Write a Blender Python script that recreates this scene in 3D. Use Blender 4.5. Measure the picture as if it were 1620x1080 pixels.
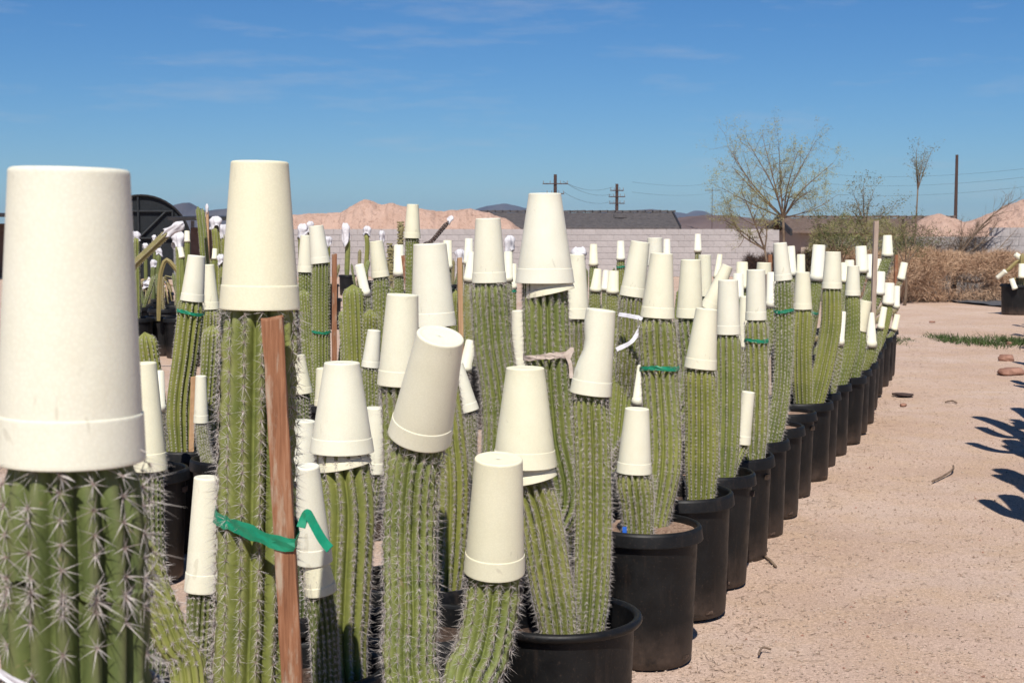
import bpy, bmesh, math, random
import numpy as np
from mathutils import Vector, Matrix, Quaternion

for o in list(bpy.data.objects):
    bpy.data.objects.remove(o, do_unlink=True)
SC = bpy.context.scene
COL = SC.collection
R = math.radians

# ------------------------------------------------------------------ camera, sky, sun, exposure
F, HOR, CAMZ = 2250.0, 367.0, 1.5          # focal length and horizon in pixels of the 1620 wide photograph
PITCH = math.atan((540 - HOR) / F)
cam_d = bpy.data.cameras.new('camera'); cam = bpy.data.objects.new('camera', cam_d); COL.objects.link(cam)
cam.location = (0, 0, CAMZ); cam.rotation_euler = (math.pi / 2 - PITCH, 0, 0)
cam_d.sensor_width = 36; cam_d.lens = F / 1620 * 36
cam_d.clip_start = 0.05; cam_d.clip_end = 30000
cam_d.dof.use_dof = True; cam_d.dof.focus_distance = 4.6; cam_d.dof.aperture_fstop = 18
SC.camera = cam

SUN_EL = R(51); SUN_AZ = R(180 + 5)          # clockwise from +Y: the sun stands behind the camera's left shoulder
wd = bpy.data.worlds.new('World'); SC.world = wd; wd.use_nodes = True
nt = wd.node_tree; nt.nodes.clear()
def nn(t, k, **kw):
    n = t.nodes.new(k)
    for a, b in kw.items(): setattr(n, a, b)
    return n
sky = nn(nt, 'ShaderNodeTexSky', sky_type='NISHITA')
sky.sun_disc = False; sky.sun_elevation = SUN_EL; sky.sun_rotation = SUN_AZ
sky.air_density = 1.0; sky.dust_density = 0.05; sky.ozone_density = 7.0; sky.altitude = 400
tc = nn(nt, 'ShaderNodeTexCoord'); mp = nn(nt, 'ShaderNodeMapping')
mp.inputs['Scale'].default_value = (2.6, 2.6, 17); mp.inputs['Rotation'].default_value = (0, R(6), 0)
no = nn(nt, 'ShaderNodeTexNoise'); no.inputs['Scale'].default_value = 2.6; no.inputs['Detail'].default_value = 9; no.inputs['Roughness'].default_value = .62
rp = nn(nt, 'ShaderNodeValToRGB'); rp.color_ramp.elements[0].position = .545; rp.color_ramp.elements[1].position = .82
rp.color_ramp.elements[1].color = (.34, .34, .34, 1)
mx = nn(nt, 'ShaderNodeMixRGB'); mx.inputs[2].default_value = (8.0, 8.2, 8.6, 1)
hs = nn(nt, 'ShaderNodeHueSaturation'); hs.inputs['Saturation'].default_value = 1.15
tn_ = nn(nt, 'ShaderNodeMixRGB', blend_type='MULTIPLY'); tn_.inputs[0].default_value = 1; tn_.inputs[2].default_value = (.80, .985, 1.17, 1)
bg = nn(nt, 'ShaderNodeBackground'); bg.inputs['Strength'].default_value = 0.053
wo = nn(nt, 'ShaderNodeOutputWorld')
L = nt.links.new
L(tc.outputs['Generated'], mp.inputs[0]); L(mp.outputs[0], no.inputs[0]); L(no.outputs['Fac'], rp.inputs[0])
L(sky.outputs[0], hs.inputs['Color'])
L(hs.outputs[0], tn_.inputs[1]); L(rp.outputs[0], mx.inputs[0]); L(tn_.outputs[0], mx.inputs[1]); L(mx.outputs[0], bg.inputs[0]); L(bg.outputs[0], wo.inputs[0])

sd = bpy.data.lights.new('sun', 'SUN'); sun = bpy.data.objects.new('sun', sd); COL.objects.link(sun)
sd.energy = 4.4; sd.angle = R(.5); sd.color = (1, .955, .88)
sdir = Vector((math.sin(SUN_AZ) * math.cos(SUN_EL), math.cos(SUN_AZ) * math.cos(SUN_EL), math.sin(SUN_EL)))
sun.rotation_euler = sdir.to_track_quat('Z', 'Y').to_euler()
sun.location = sdir * 50

SC.view_settings.view_transform = 'Standard'; SC.view_settings.look = 'None'
SC.view_settings.exposure = 0.40; SC.view_settings.gamma = 1; SC.view_settings.use_curve_mapping = False

# ------------------------------------------------------------------ helpers
def P(px, py, d):
    """world point at distance d (along +Y) seen at photograph pixel px, py"""
    c, s = math.cos(PITCH), math.sin(PITCH)
    u = (py - 540) / F
    dy, dz = c - u * s, -s - u * c
    k = d / dy
    return Vector(((px - 810) / F * k, d, CAMZ + dz * k))
def link(name, data, parent=None):
    o = bpy.data.objects.new(name, data); COL.objects.link(o)
    if parent is not None: o.parent = parent
    return o
def tag(o, label=None, cat=None, group=None, kind=None):
    if label: o['label'] = label
    if cat: o['category'] = cat
    if group: o['group'] = group
    if kind: o['kind'] = kind
    return o
def thing(name, label, cat, loc=(0, 0, 0), group=None, quat=None):
    o = link(name, None); o.location = loc
    if quat is not None: o.rotation_euler = quat.to_euler()
    o.empty_display_size = .1
    return tag(o, label, cat, group)
def np_mesh(name, V, faces_flat, nper, mat, smooth=True, attrs=None):
    """V (n,3); faces_flat int array; nper: verts per face (int or array)"""
    me = bpy.data.meshes.new(name)
    V = np.asarray(V, dtype=np.float32); fl = np.asarray(faces_flat, dtype=np.int32).ravel()
    if np.isscalar(nper): tot = np.full(len(fl) // nper, nper, dtype=np.int32)
    else: tot = np.asarray(nper, dtype=np.int32)
    st = np.concatenate([[0], np.cumsum(tot)[:-1]]).astype(np.int32)
    me.vertices.add(len(V)); me.vertices.foreach_set('co', V.ravel())
    me.loops.add(len(fl)); me.loops.foreach_set('vertex_index', fl)
    me.polygons.add(len(tot)); me.polygons.foreach_set('loop_start', st); me.polygons.foreach_set('loop_total', tot)
    me.polygons.foreach_set('use_smooth', np.full(len(tot), smooth, dtype=bool))
    for k, a in (attrs or {}).items():
        at = me.attributes.new(k, 'FLOAT', 'POINT'); at.data.foreach_set('value', np.asarray(a, dtype=np.float32))
    me.materials.append(mat); me.update(calc_edges=True); me.validate()
    return me
def py_mesh(name, V, Fs, mat, smooth=False):
    me = bpy.data.meshes.new(name); me.from_pydata([tuple(v) for v in V], [], Fs); me.update()
    me.materials.append(mat)
    if smooth:
        for p in me.polygons: p.use_smooth = True
    return me
class MB:
    """collects simple shapes into one mesh"""
    def __init__(s): s.V = []; s.F = []
    def add(s, V, Fs):
        b = len(s.V); s.V += [Vector(v) for v in V]; s.F += [tuple(i + b for i in f) for f in Fs]
    def box(s, c, size, rot=None, jit=0, rng=None):
        V = []
        for x in (-.5, .5):
            for y in (-.5, .5):
                for z in (-.5, .5):
                    v = Vector((x * size[0], y * size[1], z * size[2]))
                    if rng: v += Vector((rng.uniform(-jit, jit), rng.uniform(-jit, jit), rng.uniform(-jit, jit)))
                    if rot is not None: v = rot @ v
                    V.append(v + Vector(c))
        s.add(V, [(0, 1, 3, 2), (4, 6, 7, 5), (0, 4, 5, 1), (2, 3, 7, 6), (0, 2, 6, 4), (1, 5, 7, 3)])
    def tube(s, pts, rad, n=6, cap=True):
        pts = [Vector(p) for p in pts]; m = len(pts)
        if not hasattr(rad, '__len__'): rad = [rad] * m
        V = []; up = None
        for i, p in enumerate(pts):
            t = (pts[min(i + 1, m - 1)] - pts[max(i - 1, 0)]).normalized()
            if up is None: up = t.orthogonal().normalized()
            up = (up - t * up.dot(t)).normalized(); b = t.cross(up)
            for k in range(n):
                a = 2 * math.pi * k / n; V.append(p + (up * math.cos(a) + b * math.sin(a)) * rad[i])
        Fs = []
        for i in range(m - 1):
            for k in range(n): Fs.append((i * n + k, i * n + (k + 1) % n, (i + 1) * n + (k + 1) % n, (i + 1) * n + k))
        if cap: Fs.append(tuple(range(n))[::-1]); Fs.append(tuple(range((m - 1) * n, m * n)))
        s.add(V, Fs)
    def obj(s, name, mat, parent=None, smooth=False, origin=None):
        V = s.V
        if origin is not None: V = [v - Vector(origin) for v in V]
        return link(name, py_mesh(name, V, s.F, mat, smooth), parent)
def lathe(profile, seg, mod=None):
    """profile list of (r,z); returns verts, faces"""
    V = []; Fs = []
    for (r, z) in profile:
        for k in range(seg):
            a = 2 * math.pi * k / seg
            V.append(Vector((r * math.cos(a), r * math.sin(a), z)))
    for i in range(len(profile) - 1):
        for k in range(seg):
            Fs.append((i * seg + k, i * seg + (k + 1) % seg, (i + 1) * seg + (k + 1) % seg, (i + 1) * seg + k))
    return V, Fs
def catmull(pts, n):
    pts = [np.array(p, dtype=float) for p in pts]
    if len(pts) == 2: 
        t = np.linspace(0, 1, n)[:, None]; return pts[0] * (1 - t) + pts[1] * t
    ext = [2 * pts[0] - pts[1]] + pts + [2 * pts[-1] - pts[-2]]
    seglen = [np.linalg.norm(pts[i + 1] - pts[i]) for i in range(len(pts) - 1)]
    cum = np.concatenate([[0], np.cumsum(seglen)]); out = []
    for s in np.linspace(0, cum[-1], n):
        i = min(max(np.searchsorted(cum, s, side='right') - 1, 0), len(pts) - 2)
        t = (s - cum[i]) / max(seglen[i], 1e-9)
        p0, p1, p2, p3 = ext[i], ext[i + 1], ext[i + 2], ext[i + 3]
        out.append(.5 * ((2 * p1) + (-p0 + p2) * t + (2 * p0 - 5 * p1 + 4 * p2 - p3) * t * t + (-p0 + 3 * p1 - 3 * p2 + p3) * t ** 3))
    return np.array(out)

# ------------------------------------------------------------------ materials
def mat_base(name, rough=.6, spec=.3):
    m = bpy.data.materials.new(name); m.use_nodes = True; t = m.node_tree
    b = t.nodes['Principled BSDF']; b.inputs['Roughness'].default_value = rough
    b.inputs['Specular IOR Level'].default_value = spec
    return m, t, b
def ramp(t, fac, stops):
    r = t.nodes.new('ShaderNodeValToRGB'); e = r.color_ramp.elements
    while len(e) < len(stops): e.new(.5)
    for i, (p, c) in enumerate(stops):
        e[i].position = p; e[i].color = (*c, 1) if len(c) == 3 else c
    t.links.new(fac, r.inputs[0]); return r.outputs[0]
def noise(t, scale, detail=4, rough=.55, vec=None, coord='Object', mapscale=None, dist=0):
    if vec is None:
        c = t.nodes.new('ShaderNodeTexCoord'); vec = c.outputs[coord]
    if mapscale:
        m = t.nodes.new('ShaderNodeMapping'); m.inputs['Scale'].default_value = mapscale; t.links.new(vec, m.inputs[0]); vec = m.outputs[0]
    n = t.nodes.new('ShaderNodeTexNoise'); n.inputs['Scale'].default_value = scale; n.inputs['Detail'].default_value = detail
    n.inputs['Roughness'].default_value = rough; n.inputs['Distortion'].default_value = dist
    t.links.new(vec, n.inputs[0]); return n.outputs['Fac']
def mix(t, fac, a, b, mode='MIX'):
    m = t.nodes.new('ShaderNodeMixRGB'); m.blend_type = mode
    for i, v in ((0, fac), (1, a), (2, b)):
        if isinstance(v, (int, float)): m.inputs[i].default_value = v
        elif isinstance(v, tuple): m.inputs[i].default_value = (*v, 1) if len(v) == 3 else v
        else: t.links.new(v, m.inputs[i])
    return m.outputs[0]
def bump(t, b, h, strength=.3, dist=.01):
    n = t.nodes.new('ShaderNodeBump'); n.inputs['Strength'].default_value = strength; n.inputs['Distance'].default_value = dist
    t.links.new(h, n.inputs['Height']); t.links.new(n.outputs[0], b.inputs['Normal'])
def objrand(t):
    return t.nodes.new('ShaderNodeObjectInfo').outputs['Random']
def simple(name, c1, c2, scale=8, rough=.7, bs=0, bd=.005, mapscale=None, rnd=0, spec=.25, detail=5):
    m, t, b = mat_base(name, rough, spec)
    f = noise(t, scale, detail, .6, mapscale=mapscale)
    col = ramp(t, f, [(.3, c1), (.7, c2)])
    if rnd:
        col = mix(t, rnd, col, ramp(t, objrand(t), [(0, (.55, .55, .55)), (1, (1.25, 1.25, 1.25))]), 'MULTIPLY')
    t.links.new(col, b.inputs['Base Color'])
    if bs: bump(t, b, f, bs, bd)
    return m

def make_cactus_mat(name, dark, light, crestc):
    m, t, b = mat_base(name, .55, .25)
    f = noise(t, 9, 5, .6)
    f2 = noise(t, 60, 3, .6)
    col = ramp(t, f, [(.32, dark), (.68, light)])
    col = mix(t, .25, col, ramp(t, f2, [(.35, tuple(c * .75 for c in dark)), (.65, light)]))
    a = t.nodes.new('ShaderNodeAttribute'); a.attribute_name = 'crest'
    cr = ramp(t, a.outputs['Fac'], [(.80, (0, 0, 0)), (.97, (1, 1, 1))])
    col = mix(t, mix(t, 1.0, cr, (.34, .34, .34), 'MULTIPLY'), col, crestc)
    col = mix(t, .5, col, ramp(t, objrand(t), [(0, (.80, .90, .84)), (.5, (1, 1, 1)), (1, (1.24, 1.10, .84))]), 'MULTIPLY')
    sc1 = noise(t, 22, 4, .7, dist=.6)
    col = mix(t, ramp(t, sc1, [(.66, (0, 0, 0)), (.72, (.65, .65, .65))]), col, (.27, .20, .11))
    t.links.new(col, b.inputs['Base Color'])
    bump(t, b, f2, .25, .003)
    return m
M = {}
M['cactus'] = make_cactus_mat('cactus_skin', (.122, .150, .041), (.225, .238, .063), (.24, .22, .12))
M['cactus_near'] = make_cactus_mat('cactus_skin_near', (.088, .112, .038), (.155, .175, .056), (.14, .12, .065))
M['cactus_dry'] = make_cactus_mat('cactus_skin_dry', (.16, .14, .06), (.28, .23, .10), (.30, .24, .13))
def spine_mat(name, base, tip):
    m, t, b = mat_base(name, .5, .3)
    a = t.nodes.new('ShaderNodeAttribute'); a.attribute_name = 'tip'
    col = ramp(t, a.outputs['Fac'], [(0, base), (.25, tip), (1, tip)])
    col = mix(t, .4, col, ramp(t, noise(t, 40, 2), [(.3, (.6, .55, .5)), (.7, (1.1, 1.1, 1.1))]), 'MULTIPLY')
    t.links.new(col, b.inputs['Base Color']); return m
M['spine'] = spine_mat('spine', (.17, .10, .08), (.50, .455, .42))
M['spine_far'] = spine_mat('spine_far', (.34, .30, .25), (.56, .52, .47))

def foam_mat():
    m, t, b = mat_base('white_foam', .62, .3)
    c = t.nodes.new('ShaderNodeTexCoord')
    f = noise(t, 16, 5, .6, vec=c.outputs['Object'])
    oc = t.nodes.new('ShaderNodeObjectInfo'); sp0 = t.nodes.new('ShaderNodeSeparateColor'); t.links.new(oc.outputs['Color'], sp0.inputs[0]); tone = sp0.outputs[0]
    col = ramp(t, f, [(.3, (.69, .662, .515)), (.7, (.728, .70, .558))])
    col = mix(t, .8, col, ramp(t, tone, [(0, (.99, 1.0, 1.06)), (.45, (1, 1, 1)), (1, (1.0, .98, .89))]), 'MULTIPLY')
    # faint grey scratches left by spines
    f3 = noise(t, 30, 2, .5, vec=c.outputs['Object'], mapscale=(1.6, .5, .42), dist=1.2)
    sc = ramp(t, f3, [(.69, (0, 0, 0)), (.735, (.34, .34, .34))])
    col = mix(t, sc, col, (.42, .38, .28))
    f5 = noise(t, 13, 6, .72, vec=c.outputs['Object'], mapscale=(1, 1, .5))
    col = mix(t, ramp(t, f5, [(.57, (0, 0, 0)), (.78, (.24, .24, .24))]), col, (.62, .54, .38))
    t.links.new(col, b.inputs['Base Color'])
    v = t.nodes.new('ShaderNodeTexVoronoi'); v.inputs['Scale'].default_value = 290; t.links.new(c.outputs['Object'], v.inputs['Vector'])
    hh = mix(t, .5, v.outputs['Distance'], noise(t, 24, 4, .6, vec=c.outputs['Object']))
    bump(t, b, hh, .13, .0018)
    bead = ramp(t, v.outputs['Distance'], [(.0, (1.06, 1.06, 1.06)), (.6, (.99, .985, .975))])
    t.links.new(mix(t, 1, col, bead, 'MULTIPLY'), b.inputs['Base Color'])
    b.inputs['Subsurface Weight'].default_value = .12
    b.inputs['Subsurface Radius'].default_value = (.012, .010, .007)
    return m
M['foam'] = foam_mat()
def pot_mat():
    m, t, b = mat_base('black_plastic', .5, .28)
    c = t.nodes.new('ShaderNodeTexCoord')
    f = noise(t, 14, 6, .65, vec=c.outputs['Object']); f2 = noise(t, 120, 3, .6, vec=c.outputs['Object'])
    col = ramp(t, f, [(.35, (.0045, .0046, .005)), (.75, (.0095, .009, .0088))])
    sx = t.nodes.new('ShaderNodeSeparateXYZ'); t.links.new(c.outputs['Object'], sx.inputs[0])
    mr = t.nodes.new('ShaderNodeMapRange'); mr.inputs[1].default_value = .16; mr.inputs[2].default_value = 0.0; t.links.new(sx.outputs['Z'], mr.inputs[0])
    dust = mix(t, 1.0, mr.outputs[0], ramp(t, f, [(.3, (.08, .08, .08)), (.7, (.62, .62, .62))]), 'MULTIPLY')
    sp = ramp(t, f2, [(.60, (0, 0, 0)), (.75, (.20, .20, .20))])
    stv = noise(t, 9, 5, .7, vec=c.outputs['Object'], mapscale=(3, 3, .35))
    st = ramp(t, stv, [(.55, (0, 0, 0)), (.78, (.16, .16, .16))])
    d2 = mix(t, 1.0, dust, sp, 'ADD'); d3 = mix(t, 1.0, d2, st, 'ADD')
    col = mix(t, d3, col, (.13, .085, .062))
    t.links.new(col, b.inputs['Base Color']); 
    rr = ramp(t, f, [(.3, (.38, .38, .38)), (.7, (.62, .62, .62))]); t.links.new(rr, b.inputs['Roughness'])
    bump(t, b, f2, .08, .002)
    return m
M['pot'] = pot_mat()
def soil_mat(name, c1, c2, c3):
    m, t, b = mat_base(name, .95, .1)
    f = noise(t, 90, 6, .75); f2 = noise(t, 7, 3)
    col = ramp(t, f, [(.32, c1), (.5, c2), (.7, c3)])
    col = mix(t, .5, col, ramp(t, f2, [(.3, (.75, .72, .7)), (.7, (1.1, 1.1, 1.1))]), 'MULTIPLY')
    t.links.new(col, b.inputs['Base Color']); bump(t, b, f, .9, .012); return m
M['soil'] = soil_mat('potting_gravel', (.14, .085, .06), (.36, .24, .17), (.50, .37, .28))
M['soil_dark'] = soil_mat('dark_soil', (.03, .022, .018), (.09, .06, .045), (.2, .14, .11))
def ground_mat():
    m, t, b = mat_base('desert_gravel', .95, .12)
    c = t.nodes.new('ShaderNodeTexCoord'); v = c.outputs['Object']
    big = noise(t, .55, 5, .55, vec=v); mid = noise(t, 3.2, 6, .65, vec=v)
    fine = noise(t, 75, 4, .75, vec=v); grain = noise(t, 190, 3, .75, vec=v)
    col = ramp(t, big, [(.34, (.46, .325, .245)), (.5, (.515, .38, .305)), (.66, (.56, .435, .36))])
    tan = mix(t, ramp(t, mid, [(.44, (0, 0, 0)), (.66, (.70, .70, .70))]), col, (.495, .352, .245))
    col = mix(t, .72, tan, ramp(t, fine, [(.27, (.36, .30, .28)), (.42, (.80, .78, .76)), (.55, (1.04, 1.03, 1.01)), (.72, (1.42, 1.42, 1.42))]), 'MULTIPLY')
    col = mix(t, .80, col, ramp(t, grain, [(.28, (.30, .25, .23)), (.44, (.95, .94, .93)), (.56, (1.03, 1.03, 1.03)), (.70, (1.75, 1.74, 1.72))]), 'MULTIPLY')
    vo = t.nodes.new('ShaderNodeTexVoronoi'); vo.inputs['Scale'].default_value = 34; vo.inputs['Randomness'].default_value = 1; t.links.new(v, vo.inputs['Vector'])
    spk = ramp(t, vo.outputs['Distance'], [(.10, (.38, .38, .38)), (.20, (0, 0, 0))])
    sel = ramp(t, noise(t, 2.1, 4, .6, vec=v), [(.48, (0, 0, 0)), (.64, (1, 1, 1))])
    sh = t.nodes.new('ShaderNodeSeparateColor'); t.links.new(vo.outputs['Color'], sh.inputs[0])
    pick = ramp(t, sh.outputs[0], [(.70, (0, 0, 0)), (.72, (1, 1, 1))])
    col = mix(t, mix(t, 1, mix(t, 1, spk, sel, 'MULTIPLY'), pick, 'MULTIPLY'), col, (.12, .085, .065))
    t.links.new(col, b.inputs['Base Color'])
    h = mix(t, .5, mix(t, .5, fine, grain), mid)
    bump(t, b, h, .75, .02)
    return m
M['ground'] = ground_mat()
M['pebble'] = simple('pebble', (.30, .20, .14), (.58, .46, .37), 30, .9, rnd=.6)
M['twig'] = simple('dry_twig', (.10, .065, .045), (.24, .17, .12), 20, .85)
M['rock'] = simple('red_rock', (.16, .075, .05), (.36, .20, .145), 9, .9, .7, .03)
def wood_mat():
    m, t, b = mat_base('redwood_stake', .7, .2)
    f = noise(t, 12, 6, .65, mapscale=(14, 14, .6)); f2 = noise(t, 7, 6, .7, mapscale=(4, 4, .7))
    col = ramp(t, f, [(.3, (.14, .056, .028)), (.52, (.265, .118, .060)), (.72, (.37, .20, .118))])
    w = ramp(t, f2, [(.54, (0, 0, 0)), (.66, (.70, .70, .70))])
    col = mix(t, w, col, (.42, .36, .27))
    t.links.new(col, b.inputs['Base Color']); bump(t, b, f, .5, .003); return m
M['wood'] = wood_mat()
M['wood_pale'] = simple('pale_wood', (.36, .21, .11), (.50, .31, .17), 10, .75, .3, .003, mapscale=(10, 10, .6))
M['wood_grey'] = simple('weathered_wood', (.30, .22, .17), (.44, .34, .27), 10, .8, .3, .003, mapscale=(10, 10, .6))
M['wood_dark'] = simple('dark_wood', (.035, .022, .02), (.08, .05, .04), 10, .7, mapscale=(8, 8, .6))
M['tape'] = simple('green_tape', (.005, .15, .075), (.012, .25, .13), 30, .35, .3, .004, spec=.5)
M['rag'] = simple('white_cloth', (.50, .48, .50), (.70, .68, .69), 24, .9, .5, .01)
M['twine'] = simple('pale_twine', (.42, .33, .27), (.62, .52, .44), 60, .9)
M['block'] = simple('concrete_block', (.345, .31, .30), (.415, .38, .37), 14, .9, .3, .004, rnd=.16)
M['mortar'] = simple('mortar', (.33, .30, .29), (.385, .35, .34), 20, .95)
M['tile'] = simple('roof_tile', (.075, .068, .070), (.125, .112, .110), 6, .85, .3, .02)
M['tile_brown'] = simple('brown_roof_tile', (.12, .085, .07), (.19, .14, .115), 6, .85)
M['stucco'] = simple('stucco', (.33, .27, .22), (.40, .33, .27), 30, .9)
M['fascia'] = simple('dark_fascia', (.02, .019, .02), (.035, .032, .033), 8, .6)
def mound_mat():
    m, t, b = mat_base('pink_dirt', .95, .1)
    f = noise(t, .8, 8, .7); f2 = noise(t, 4.5, 4, .7)
    col = ramp(t, f, [(.3, (.44, .285, .215)), (.7, (.56, .385, .305))])
    dk = ramp(t, f2, [(.34, (.6, .6, .6)), (.42, (0, 0, 0))])
    col = mix(t, dk, col, (.27, .155, .11))
    t.links.new(col, b.inputs['Base Color']); bump(t, b, f2, .8, .25); return m
M['mound'] = mound_mat()
M['mountain'] = simple('desert_mountain', (.065, .055, .060), (.13, .11, .105), .006, .95, .8, 40, detail=10)
M['hill_near'] = simple('brown_hill', (.11, .072, .060), (.17, .115, .095), .02, .95, .6, 10, detail=8)
M['bark'] = simple('bark', (.11, .075, .052), (.20, .145, .10), 12, .9)
M['branch'] = simple('olive_twig', (.16, .13, .07), (.25, .21, .11), 14, .85)
M['leaf'] = simple('small_leaf', (.055, .075, .022), (.115, .125, .045), 5, .7)
M['leaf_grey'] = simple('grey_leaf', (.10, .105, .07), (.19, .185, .13), 5, .75)
M['leaf_olive'] = simple('olive_leaf', (.21, .20, .075), (.33, .31, .14), 5, .75)
M['drybrush'] = simple('dry_brush', (.30, .175, .105), (.60, .42, .28), 3.2, .9, detail=8)
M['drybrush_dark'] = simple('dark_brush', (.05, .028, .020), (.12, .07, .05), 3.2, .9)
M['grass'] = simple('green_weeds', (.028, .050, .012), (.075, .105, .030), 3, .7)
M['shade'] = simple('shade_cloth', (.010, .012, .014), (.022, .025, .028), 30, .85)
M['steel'] = simple('grey_steel', (.16, .16, .165), (.24, .24, .245), 12, .55)
M['hoopbar'] = simple('hoop_bar', (.014, .016, .018), (.028, .031, .034), 12, .6)
M['sheet'] = simple('dusty_black_sheet', (.055, .058, .066), (.12, .12, .13), 3, .75, .4, .02)
M['brownpanel'] = simple('brown_panel', (.11, .068, .055), (.16, .105, .085), 6, .8)
M['wire'] = simple('wire', (.05, .05, .055), (.08, .08, .085), 4, .6)
M['pole'] = simple('tarred_pole', (.045, .026, .022), (.085, .052, .042), 3, .85, mapscale=(5, 5, .5))
M['tube'] = simple('black_tube', (.012, .012, .013), (.03, .028, .028), 20, .5)
M['blue'] = simple('blue_tag', (.02, .10, .45), (.04, .16, .60), 20, .45)
M['cholla'] = simple('cholla_skin', (.16, .14, .06), (.30, .26, .13), 60, .85, .8, .01)

# ------------------------------------------------------------------ large structure: ground, hills, mounds
rng = np.random.default_rng(7)
def axis(*segs):
    out = []
    for a, b, n in segs: out += list(np.linspace(a, b, n, endpoint=False))
    return np.array(out + [segs[-1][1]])
gx = axis((-7000, -60, 8), (-60, -8, 14), (-8, 10, 150), (10, 60, 20), (60, 7000, 8))
gy = axis((-400, -5, 4), (-5, 3, 8), (3, 24, 190), (24, 60, 30), (60, 7200, 10))
GX, GY = np.meshgrid(gx, gy)
def ground_z(x, y):
    w = np.exp(-((np.abs(np.asarray(y) - 12) / 16) ** 6))
    return w * (.011 * np.sin(x * 2.3 + 1.1 * np.sin(y * 1.7)) * np.sin(y * 1.9 + .8 * np.sin(x * 1.3)) + .006 * np.sin(x * 6.1 + y * 2.2) * np.sin(y * 5.3 - x) ) - .006
GZ = ground_z(GX, GY)
ny_, nx_ = GX.shape
idx = np.arange(nx_ * ny_).reshape(ny_, nx_)
fq = np.stack([idx[:-1, :-1], idx[:-1, 1:], idx[1:, 1:], idx[1:, :-1]], -1).reshape(-1)
tag(link('ground', np_mesh('ground', np.stack([GX, GY, GZ], -1).reshape(-1, 3), fq, 4, M['ground'])), kind='structure')

def fbm(x, seed, octs=6, base=1.0, gain=.55):
    r = np.random.default_rng(seed); y = np.zeros_like(x, dtype=float); a = 1
    for o in range(octs):
        f = base * 2 ** o; ph = r.uniform(0, 6.28, 3)
        y += a * (np.sin(x * f + ph[0]) * .6 + np.sin(x * f * 1.37 + ph[1]) * .4); a *= gain
    return y
def ridge(name, pts, d, depth, mat, seed, rough=.05, nx=160, ny=24, flat=False):
    """a ridge whose skyline passes the given photograph pixels at distance d; it falls away on both sides"""
    px = np.array([p[0] for p in pts]); py = np.array([p[1] for p in pts])
    xs = np.linspace(px[0], px[-1], nx); ys = np.interp(xs, px, py)
    X = (xs - 810) / F * d; H = np.maximum(CAMZ + (HOR - ys) * d / F, 0)
    H = H * (1 + rough * .35 * fbm(xs / 26, seed))
    t = np.linspace(-1, 1, ny)
    V = np.zeros((ny, nx, 3))
    for j, tt in enumerate(t):
        k = (1 - abs(tt)) if not flat else (1 - abs(tt) ** 1.7)
        n = fbm(xs / 14 + tt * 3.1, seed + 5, 5) * rough * (1 - abs(tt)) * abs(tt) * 3.0
        n = n + (fbm(xs / 5.0 + .6 * tt, seed + 20, 4) * .5 - .25) * rough * (1 - abs(tt)) * min(1, abs(tt) * 5)
        V[j, :, 0] = X + depth * .12 * fbm(xs / 33 + tt * 2, seed + 9, 3) * abs(tt)
        V[j, :, 1] = d + tt * depth + depth * .10 * fbm(xs / 40, seed + 3, 3) * (1 - abs(tt))
        V[j, :, 2] = np.maximum(H * np.clip(k + n, 0, 1.0), 0) - (.05 * H + .02) * (abs(tt) > .98)
    idx = np.arange(nx * ny).reshape(ny, nx)
    fq = np.stack([idx[:-1, :-1], idx[:-1, 1:], idx[1:, 1:], idx[1:, :-1]], -1).reshape(-1)
    return tag(link(name, np_mesh(name, V.reshape(-1, 3), fq, 4, mat)), kind='structure')
ridge('mountain_range', [(560, 352), (660, 347), (742, 333), (760, 326), (797, 321), (830, 328), (880, 336), (920, 337), (955, 333), (1000, 331), (1030, 330), (1060, 334),
      (1085, 337), (1100, 331), (1112, 332), (1130, 340), (1200, 346), (1320, 350), (1460, 352)], 4600, 500, M['mountain'], 3, .05, 260)
ridge('mountain', [(150, 352), (215, 345), (250, 334), (272, 326), (288, 319), (300, 319), (312, 326), (325, 333), (345, 330), (380, 328), (430, 336), (470, 340), (540, 350)], 2600, 260, M['mountain'], 11, .05, 160)
ridge('brown_hill', [(980, 356), (1050, 349), (1075, 343), (1110, 339), (1150, 340), (1195, 346), (1260, 352), (1340, 356)], 1100, 120, M['hill_near'], 17, .04, 120)
ridge('dirt_mound', [(440, 362), (466, 338), (500, 336), (540, 336), (560, 326), (578, 318), (592, 319), (604, 323), (620, 320), (640, 325), (665, 330), (690, 333),
      (720, 331), (745, 332), (775, 337), (800, 345), (815, 356), (840, 372)], 54, 3.2, M['mound'], 23, .055, 220, 30, True)
ridge('dirt_mound', [(1425, 372), (1445, 352), (1465, 341), (1482, 338), (1505, 347), (1530, 352), (1545, 347), (1570, 334), (1595, 322), (1620, 315), (1680, 306), (1760, 322), (1850, 365)], 47, 5, M['mound'], 29, .06, 160, 30, True)

# haze: the thin desert air between here and the mountains
hz = MB(); hz.box((0, 3300, 69), (14600, 8000, 140))
hm = bpy.data.materials.new('air'); hm.use_nodes = True; ht = hm.node_tree; ht.nodes.clear()
pv = ht.nodes.new('ShaderNodeVolumePrincipled'); pv.inputs['Density'].default_value = 0.8e-4; pv.inputs['Color'].default_value = (.32, .62, 1, 1); pv.inputs['Anisotropy'].default_value = .1
ho = ht.nodes.new('ShaderNodeOutputMaterial'); ht.links.new(pv.outputs[0], ho.inputs['Volume'])
tag(hz.obj('haze', hm), kind='stuff')

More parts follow.
